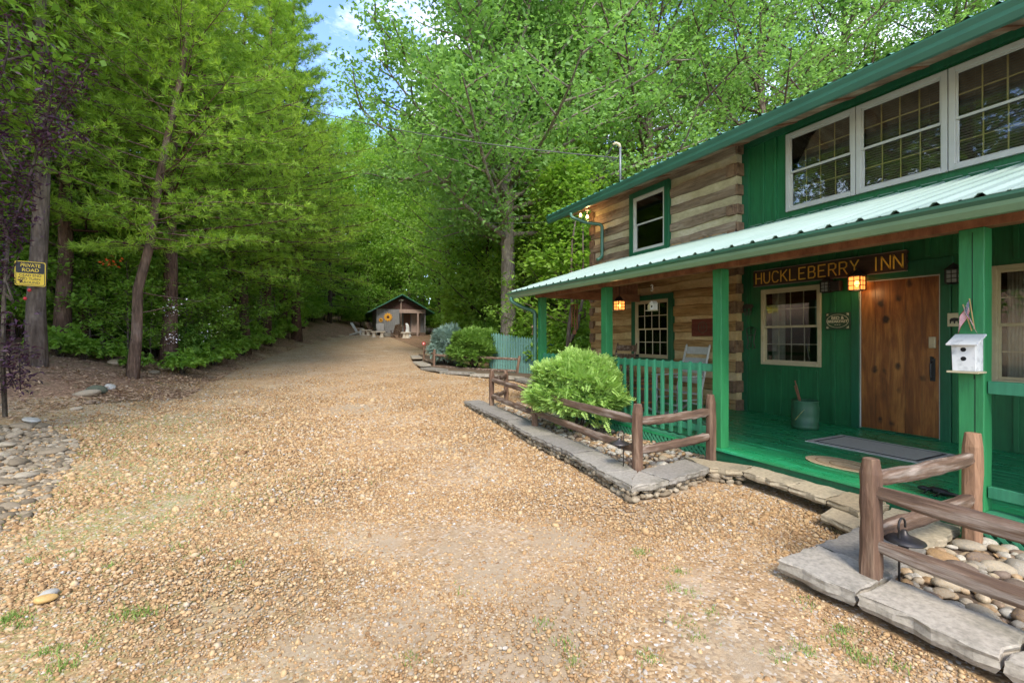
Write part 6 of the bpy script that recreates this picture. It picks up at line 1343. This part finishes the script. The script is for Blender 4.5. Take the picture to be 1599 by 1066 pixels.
# ---------------------------------------------------------------- garden shrubs
def feathery(name, label, x, y, z, R_, Hh, n, mat, seed, leaf=.035, spr=.16, base=.0, k_in=.55, cone=0, lift=.5, rx=1, ry=1):
    """dense shrub of short feathery sprays"""
    r = np.random.default_rng(seed); t = thing(name, label, 'shrub', (x, y, z)); u = r.normal(0, 1, (n, 3)); u[:, 2] = np.where(u[:, 2] < -.6, -u[:, 2], u[:, 2]); u = unit(u)
    lob = 1+.14*np.sin(u[:, 0]*5+seed)*np.cos(u[:, 1]*5+1)+.10*np.sin(u[:, 2]*7+u[:, 0]*4)+.10*np.sin(u[:, 1]*11+u[:, 2]*9+seed)*np.cos(u[:, 0]*9)+.05*r.normal(0, 1, n)*(r.uniform(0, 1, n) < .3)
    rr = (k_in+(1-k_in)*r.uniform(0, 1, n)**.4)*lob; c0_ = np.array([0, 0, Hh*.52+base]); C = u*rr[:, None]*[R_*rx, R_*ry, Hh*.48]+c0_
    if cone: f = 1-cone*np.clip(C[:, 2]/Hh, 0, 1); C[:, 0] *= f; C[:, 1] *= f
    hz_ = u*[1, 1, .35]; d = unit(hz_+[0, 0, lift*.6]+r.normal(0, .55, (n, 3))); m = 11; side = unit(np.cross(d, [0, 0, 1])+r.normal(0, .25, (n, 3))); up = np.cross(side, d)
    A = []; 
    for k in range(m):
        s_ = (k+.5)/m; sg = 1 if k % 2 else -1; P = C+d*(s_*spr); ax = unit(d*.55+side*sg); ll = leaf*(1.15-.5*s_)*r.uniform(.8, 1.2, (n, 1)); w_ = up*ll*.06+np.cross(ax, up)*ll*.28
        A.append(np.stack([P, P+ax*ll*.5+w_, P+ax*ll, P+ax*ll*.5-w_], 1))
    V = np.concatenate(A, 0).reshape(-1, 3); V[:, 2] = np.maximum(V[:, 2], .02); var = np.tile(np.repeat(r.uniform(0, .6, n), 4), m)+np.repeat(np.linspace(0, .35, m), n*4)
    mb = MB()
    for k in range(16): a = r.uniform(0, 6.28); mb.tube([(x+.05*math.cos(a), y+.05*math.sin(a), z-.05), (x+R_*.3*math.cos(a)*rx, y+R_*.3*math.sin(a)*ry, z+Hh*.3), (x+R_*.62*math.cos(a)*rx, y+R_*.62*math.sin(a)*ry, z+Hh*r.uniform(.45, .8))], [.014, .01, .004], 5)
    obj('stems', mb, M['bark_dark'], t); link('foliage', npmesh('foliage', V, 4, M[mat], var), t); return t
feathery('bright_shrub', 'bright yellow green feathery shrub between the split rail fence and the porch railing', 3.83, 5.66, .10, .66, 1.06, 7500, 'yew_leaf', 41, .05, .14, .06, .38, rx=.86, ry=1.05)
x, y = P2(740, 17.4); feathery('round_shrub', 'round mid green shrub beside the teal picket fence behind the distant rails', x, y, gz(x, y)+.05, .86, 1.45, 5200, 'boxwood_leaf', 42, .07, .18, .0, .6)
x, y = P2(698, 18.3); feathery('blue_spruce_shrub', 'silvery blue spruce shrub left of the round green shrub', x, y, gz(x, y)+.05, .78, 1.5, 4800, 'spruce_leaf', 43, .06, .2, 0, .45, cone=.35, lift=.15)
print('leaf quads', tot())
# ================================================================ PRIVATE ROAD SIGN
sx_, sy_ = BIG; bz = gz(sx_, sy_)
c = atD(47.5, 427.5, 9.55); sg = thing('road_sign', 'yellow and black PRIVATE ROAD sign nailed to the thick grey trunk at left', 'sign', (c.x, c.y, c.z-.26))
f = Vector((-c.x, -c.y, 0)).normalized(); rgt = Vector((f.y, -f.x, 0))*-1     # rgt: viewer's right
T = Matrix(((rgt.x, 0, f.x, c.x), (rgt.y, 0, f.y, c.y), (0, 1, 0, c.z), (0, 0, 0, 1)))
def plate(w, h, z0, z1, rad, mat, name, parent, T=T, dx=0, dy=0):
    P = []; 
    for cx_, cy_, a0 in ((w-rad, h-rad, 0), (-w+rad, h-rad, 90), (-w+rad, -h+rad, 180), (w-rad, -h+rad, 270)):
        for k in range(6): a = R(a0+k*18); P.append((cx_+rad*math.cos(a)+dx, cy_+rad*math.sin(a)+dy))
    mb = MB(); mb.prism(P, z0, z1); mb.v = [tuple(T @ Vector(v)) for v in mb.v]; return obj(name, mb, mat, parent)
yl = pm('yellow_sign_sheet', (.80,.56,.03), (.72,.48,.02), 6, rough=.4, b=.03); bk = pm('black_sign_ink', (.02,.018,.015), (.015,.012,.01), 6, rough=.45, b=0)
W_, H_ = .225, .255
plate(W_, H_, 0, .004, .035, yl, 'sign_plate', sg); plate(W_-.014, H_-.014, .004, .0055, .03, bk, 'black_border', sg); plate(W_-.024, H_-.024, .0055, .007, .025, yl, 'yellow_field', sg)
plate(W_-.024, .112, .007, .0085, .02, bk, 'black_panel', sg, dy=H_-.024-.112)
def tx(s_, size, y, mat, z=.0085, bold=.003, sx=1): mb = text_mb(s_, size, T @ Matrix.Translation((0, y, z)), .0006, bold=bold, sx=sx); obj('lettering', mb, mat, sg)
tx('PRIVATE', .098, .170, yl, bold=.0012, sx=.80); tx('ROAD', .098, .072, yl, bold=.0012, sx=.9); tx('DEAD END', .070, -.038, bk, .0072, bold=.001, sx=.92); tx('NO TURN', .070, -.112, bk, .0072, bold=.001, sx=.92); tx('AROUND', .070, -.186, bk, .0072, bold=.001, sx=.92)
# hanging red bits under the sign
for k, (px, py, lb) in enumerate([(46, 453, 'small red hummingbird feeder flower hanging just below the road sign'), (39, 466, 'small red ornament hanging lower left of the road sign')]):
    p = atD(px, py, 9.2); mb = MB(); mb.lathe(p, [(.006,-.035),(.028,-.015),(.03,.012),(.012,.035)], 12); o = obj('red_ornament', mb, pm('red_plastic', (.6,.03,.04), (.45,.02,.03), 6, rough=.35, b=0), None, smooth=True); origin(o, p); tag(o, lb, 'ornament')
# ================================================================ PURPLE PLUM
def plum():
    r = np.random.default_rng(51); d0 = 6.6; x, y = P2(5, d0); z = gz(x, y); t = thing('purple_plum', 'purple leaved plum tree at the left edge of the photo', 'tree', (x, y, z)); wood_ = MB(); CC = []
    paths = [([(8, 650), (4, 560), (6, 470), (12, 380), (40, 300), (60, 230), (95, 160), (140, 100)], 1.0), ([(15, 380), (-10, 300), (-20, 220), (10, 160)], .6), ([(60, 230), (75, 180), (85, 120), (70, 60)], .5), ([(40, 300), (10, 250), (-20, 180), (5, 110)], .6), ([(20, 470), (-20, 430), (-40, 330)], .6), ([(60, 235), (90, 215), (125, 205)], .4), ([(8, 600), (-30, 560), (-15, 520)], .4), ([(10, 560), (30, 540), (32, 610)], .3), ([(15, 380), (25, 345), (45, 330)], .3), ([(5, 110), (15, 70), (10, 20)], .4), ([(20, 470), (10, 440), (30, 400)], .4), ([(10, 560), (18, 590), (26, 606)], .3)]
    for pts, w in paths:
        P = [np.array(atD(a, b, d0+.15*math.sin(a*.05+b*.02)))-np.array([x, y, z]) for a, b in pts]; wood_.tube(P, [.028*w*(1-.8*k/(len(P)-1))+.004 for k in range(len(P))], 6)
        for i in range(len(P)-1):
            if pts[i][1] > 480 and pts[i+1][1] > 470 and w > .9: continue
            nn = int(np.linalg.norm(P[i+1]-P[i])/.045)
            for k in range(nn): CC.append(P[i]+(P[i+1]-P[i])*k/nn)
    CC = np.array(CC); idx = np.repeat(np.arange(len(CC)), 10); C = CC[idx]+r.normal(0, 1, (len(idx), 3))*[.11, .11, .09]; la = C[:, 0]*cs-C[:, 1]*sn; kk = ~((C[:, 2] > 1.75) & (C[:, 2] < 2.8) & (la > .03) & (la < .75)); C = C[kk]; idx = idx[kk]; ax = r.normal(0, .6, (len(idx), 3))+[.5, 0, .5]
    V = leaf_V(C, .085, r, .3, .34, unit(ax)); me = bpy.data.meshes.new('stems'); me.from_pydata([tuple(map(float, v)) for v in wood_.v], [], wood_.f); me.materials.append(M['bark_dark']); link('stems', me, t); link('foliage', npmesh('foliage', V, 4, M['plum_leaf'], np.repeat(r.uniform(0, 1, len(C)), 4)), t)
plum()
# ================================================================ SHED
c = atD(627, 520, 39.5); zg = 1.66; a = math.atan2(-c.x, c.y); YAW = -(TH+math.atan((622-CX)/F))+R(7)
shed = thing('garden_shed', 'small grey board shed with dark gable and sunflower decorations at the end of the drive', 'shed', (0, 0, 0))
gw = pm('grey_barn_board', (.27,.265,.26), (.19,.185,.18), 4, stretch=(3,3,.4), rough=.85, b=.3, fine=14); dk = pm('dark_red_brown_siding', (.085,.04,.03), (.05,.025,.02), 4, stretch=(.5,.5,4), rough=.8, b=.3); bd = pm('brown_door_board', (.20,.09,.055), (.07,.03,.02), 3, stretch=(6,6,.4), rough=.7); lt = pm('pale_brown_board', (.42,.31,.26), (.3,.21,.17), 4, stretch=(6,6,.4), rough=.8)
hw = 2.08; wh = 2.32; pk = 3.42; D_ = 5
mb = MB(); n = 10; w = (hw+.0+ -0.20+.0)
xa, xb = -hw, -.18
for i in range(10): mb.box(xa+(xb-xa)*i/10+.006, xa+(xb-xa)*(i+1)/10-.006, 0-.012*(i % 2), .05, .25, wh-.02)
mb.box(xa+.004, xb-.004, .02, .06, .25, wh-.03); obj('sliding_panel', mb, gw, shed)
mb = MB(); mb.box(-hw, -hw+.06, .06, D_, .15, wh); mb.box(hw-.06, hw, .06, D_, .15, wh); mb.box(-hw+.06, hw-.06, D_-.06, D_, .15, wh); mb.box(-.18, hw-.06, 1.1, 1.16, .3, wh); mb.box(-.22, -.16, .06, 1.1, .3, wh); obj('wall', mb, gw, shed)
mb = MB()
for i in range(7): z = wh+i*(pk-wh)/7; e = (hw+.1)*(1-i/7)-.02; e2 = (hw+.1)*(1-(i+1)/7)-.0; mb.add([(-e, .03, z), (e, .03, z), (e2, .045, z+(pk-wh)/7-.008), (-e2, .045, z+(pk-wh)/7-.008), (-e, .09, z), (e, .09, z), (e2, .09, z+(pk-wh)/7-.008), (-e2, .09, z+(pk-wh)/7-.008)], [(0,1,2,3), (7,6,5,4), (0,4,5,1), (1,5,6,2), (2,6,7,3), (3,7,4,0)])
obj('gable', mb, dk, shed)
mb = MB(); mb.box(-.18, hw, .0, .09, wh-.32, wh); obj('lintel', mb, lt, shed)
mb = MB(); 
for s_ in (-1, 1): mb.obox((s_*(hw+.72), -.35+D_/2+.2, wh-.34), (0, -.35+D_/2+.2, pk+.14), D_+.9, .07, up=(0, 0, 1))
obj('roof', mb, M['roof_green'], shed)
mb = MB()
for i in range(6): mb.box(.32+i*.1, .415+i*.1, 1.06-.006*(i % 2), 1.1, .32, wh-.35)
obj('door', mb, bd, shed)
mb = MB(); 
for i in range(4): mb.box(1.0+i*.2, 1.19+i*.2, 1.04, 1.1, .32, wh-.35)
obj('front_panel', mb, lt, shed)
mb = MB(); mb.box(1.35, 1.48, -.02, .11, -.3, wh-.3); obj('post', mb, lt, shed)
mb = MB(); mb.box(1.15, 1.28, -1.0, -.88, -.3, 1.1); obj('post', mb, lt, shed)
mb = MB(); mb.box(-.1, hw, .0, 1.1, .15, .30); 
for k in range(3): mb.box(-.3, 1.5, -.3-.3*k, 0-.3*k, .1-.13*k, .16-.13*k)
mb.box(-hw, hw, .0, D_, -.3, .15); obj('step', mb, M['rail'], shed, bevel=.01)
mb = MB(); mb.tube([(-.05, -.06, .95), (-.05, -.06, pk-.35)], .04, 8); obj('conduit', mb, lt, shed, smooth=True)
mb = MB(); mb.box(-.12, .02, -.13, .02, pk-.36, pk-.24); mb.tube([(-.12, -.1, pk-.3), (-.22, -.16, pk-.36)], .05, 8); mb.tube([(.02, -.1, pk-.3), (.12, -.16, pk-.36)], .05, 8); mb.box(-.11, .01, -.1, -.02, .85, .97); obj('light_fixture', mb, M['white_paint'], shed)
shed.location = (c.x, c.y, zg); shed.rotation_euler = (0, 0, YAW)
MS = Matrix.Translation((c.x, c.y, zg)) @ Matrix.Rotation(YAW, 4, 'Z')
def sunflower(lx, lz, r_, label):
    t = thing('sunflower_decoration', label, 'decoration', (0, 0, 0)); mb = MB(); n = 11
    for layer, (rr, off) in enumerate(((r_, 0), (r_*.82, .5))):
        for k in range(n):
            a = 2*PI*(k+off)/n; ca, sa = math.cos(a), math.sin(a); w = r_*.17; y = -.02-.015*layer
            P = [(r_*.2, 0), (rr*.55, w), (rr*.8, w*.7), (rr, 0), (rr*.8, -w*.7), (rr*.55, -w)]; q = [(u*ca-v*sa, u*sa+v*ca) for u, v in P]; mb.add([(u, y+(.01 if i in (0, 3) else 0), v) for i, (u, v) in enumerate(q)]+[(u, y+.008, v) for u, v in q], [(0,1,2,3,4,5), (11,10,9,8,7,6)]+[(i, (i+1) % 6, (i+1) % 6+6, i+6) for i in range(6)])
    obj('petals', mb, pm('sunflower_yellow', (.78,.42,.04), (.62,.26,.02), 8, rough=.5), t)
    mb = MB(); mb.tube([(0, -.035, 0), (0, -.07, 0)], [r_*.3, r_*.22], 16); obj('centre', mb, pm('sunflower_brown', (.10,.025,.012), (.05,.015,.01), 12, rough=.6), t)
    t.location = MS @ Vector((lx, -.03, lz)); t.rotation_euler = (0, 0, YAW)
sunflower(-1.14, 1.62, .40, 'large yellow metal sunflower mounted on the grey shed wall'); sunflower(-1.74, 1.36, .20, 'small yellow metal sunflower left of the large one on the shed wall')
# white statue
t = thing('garden_statue', 'slender white statue with curved top and flared base in front of the shed steps', 'statue', (0, 0, 0)); mb = MB()
mb.tube([(0, 0, 0), (0, 0, .12), (.0, 0, .35), (.02, 0, .6), (.04, 0, .85), (.0, 0, 1.05), (-.07, 0, 1.18), (-.14, 0, 1.20)], [.42, .36, .24, .16, .15, .14, .10, .05], 16); obj('figure', mb, M['white_paint'], t, smooth=True)
t.location = MS @ Vector((.28, -1.5, -.18)); t.rotation_euler = (0, 0, YAW)
# adirondack chairs
def adirondack(label, px, py, d, rz, mat):
    t = thing('adirondack_chair', label, 'chair', (0, 0, 0))
    mb = MB()
    for i in range(6): mb.obox((-.27+i*.108, .0+.0, .30), (-.27+i*.108, .42, 1.0+.06*math.sin(PI*i/5)), .095, .018, up=(0, -1, .5))
    obj('backrest', mb, mat, t)
    mb = MB()
    for i in range(6): z = .40-.022*i; mb.box(-.29, .29, -.5+i*.085, -.42+i*.085, z-.02, z)
    obj('seat', mb, mat, t)
    for s_ in (-1, 1):
        mb = MB(); mb.box(s_*.36-.07, s_*.36+.07, -.52, .22, .56, .58); obj('armrest', mb, mat, t)
        mb = MB(); mb.box(s_*.32-.015, s_*.32+.015, -.48, -.36, 0, .56); obj('leg', mb, mat, t)
        mb = MB(); mb.obox((s_*.30, -.5, .34), (s_*.30, .48, .03), .02, .12); obj('leg', mb, mat, t)
    p = atD(px, py, d); t.location = (p.x, p.y, gz(p.x, p.y)); t.rotation_euler = (0, 0, rz); return t
gwm = pm('weathered_white_chair', (.5,.5,.47), (.36,.36,.34), 5, rough=.7); ggm = pm('weathered_grey_chair', (.36,.34,.32), (.26,.24,.23), 5, rough=.75)
vx = lambda px: -(TH+math.atan((px-CX)/F))
adirondack('whitish adirondack chair turned right, leftmost by the fire pit', 557, 522, 37.5, vx(557)+R(70), gwm)
adirondack('grey adirondack chair facing the drive in front of the sunflower wall', 594, 520, 38.3, vx(594)+R(5), ggm)
adirondack('brown weathered adirondack chair seen from behind near the white statue', 620, 524, 36.0, vx(620)+R(200), M['rail'])
adirondack('dark adirondack chair half hidden beside the shed corner', 580, 519, 39.5, vx(580)+R(40), M['rail'])
def bench(label, px, d, rz, L_=1.3):
    p = atD(px, 520, d); z = gz(p.x, p.y); t = thing('stone_bench', label, 'bench', (0, 0, 0)); m = pm('pale_bench_stone', (.6,.54,.44), (.46,.4,.32), 5, rough=.8)
    mb = MB(); mb.box(-L_/2, L_/2, -.22, .22, .40, .48); obj('seat', mb, m, t, bevel=.02)
    for s_ in (-1, 1): mb = MB(); mb.lathe((s_*(L_/2-.25), 0, 0), [(.2,0),(.2,.06),(.12,.1),(.13,.3),(.18,.4)], 12); obj('leg', mb, m, t)
    t.location = (p.x, p.y, z); t.rotation_euler = (0, 0, rz)
bench('pale stone bench in front of the grey chair by the fire pit', 590, 35.8, vx(590)+.1, 1.1); bench('pale stone bench at the right, below the white statue', 634, 35.8, vx(634)-.15, .75); bench('long pale stone bench beside the leftmost chair', 571, 37.6, vx(571)-.2, .9)
p = atD(604, 520, 37); z = gz(p.x, p.y); t = thing('fire_pit', 'low dark round fire pit between the chairs', 'fire pit', (p.x, p.y, z)); mb = MB(); mb.lathe((p.x, p.y, z), [(.5,0),(.52,.3),(.42,.31),(.40,.1)], 24); obj('ring', mb, M['slab'], t)
mb = MB()
for k in range(5): a = k*1.25; mb.tube([(p.x+.3*math.cos(a), p.y+.3*math.sin(a), z+.12), (p.x-.05*math.cos(a), p.y-.05*math.sin(a), z+.36)], .04, 6)
obj('logs', mb, M['bark_dark'], t)
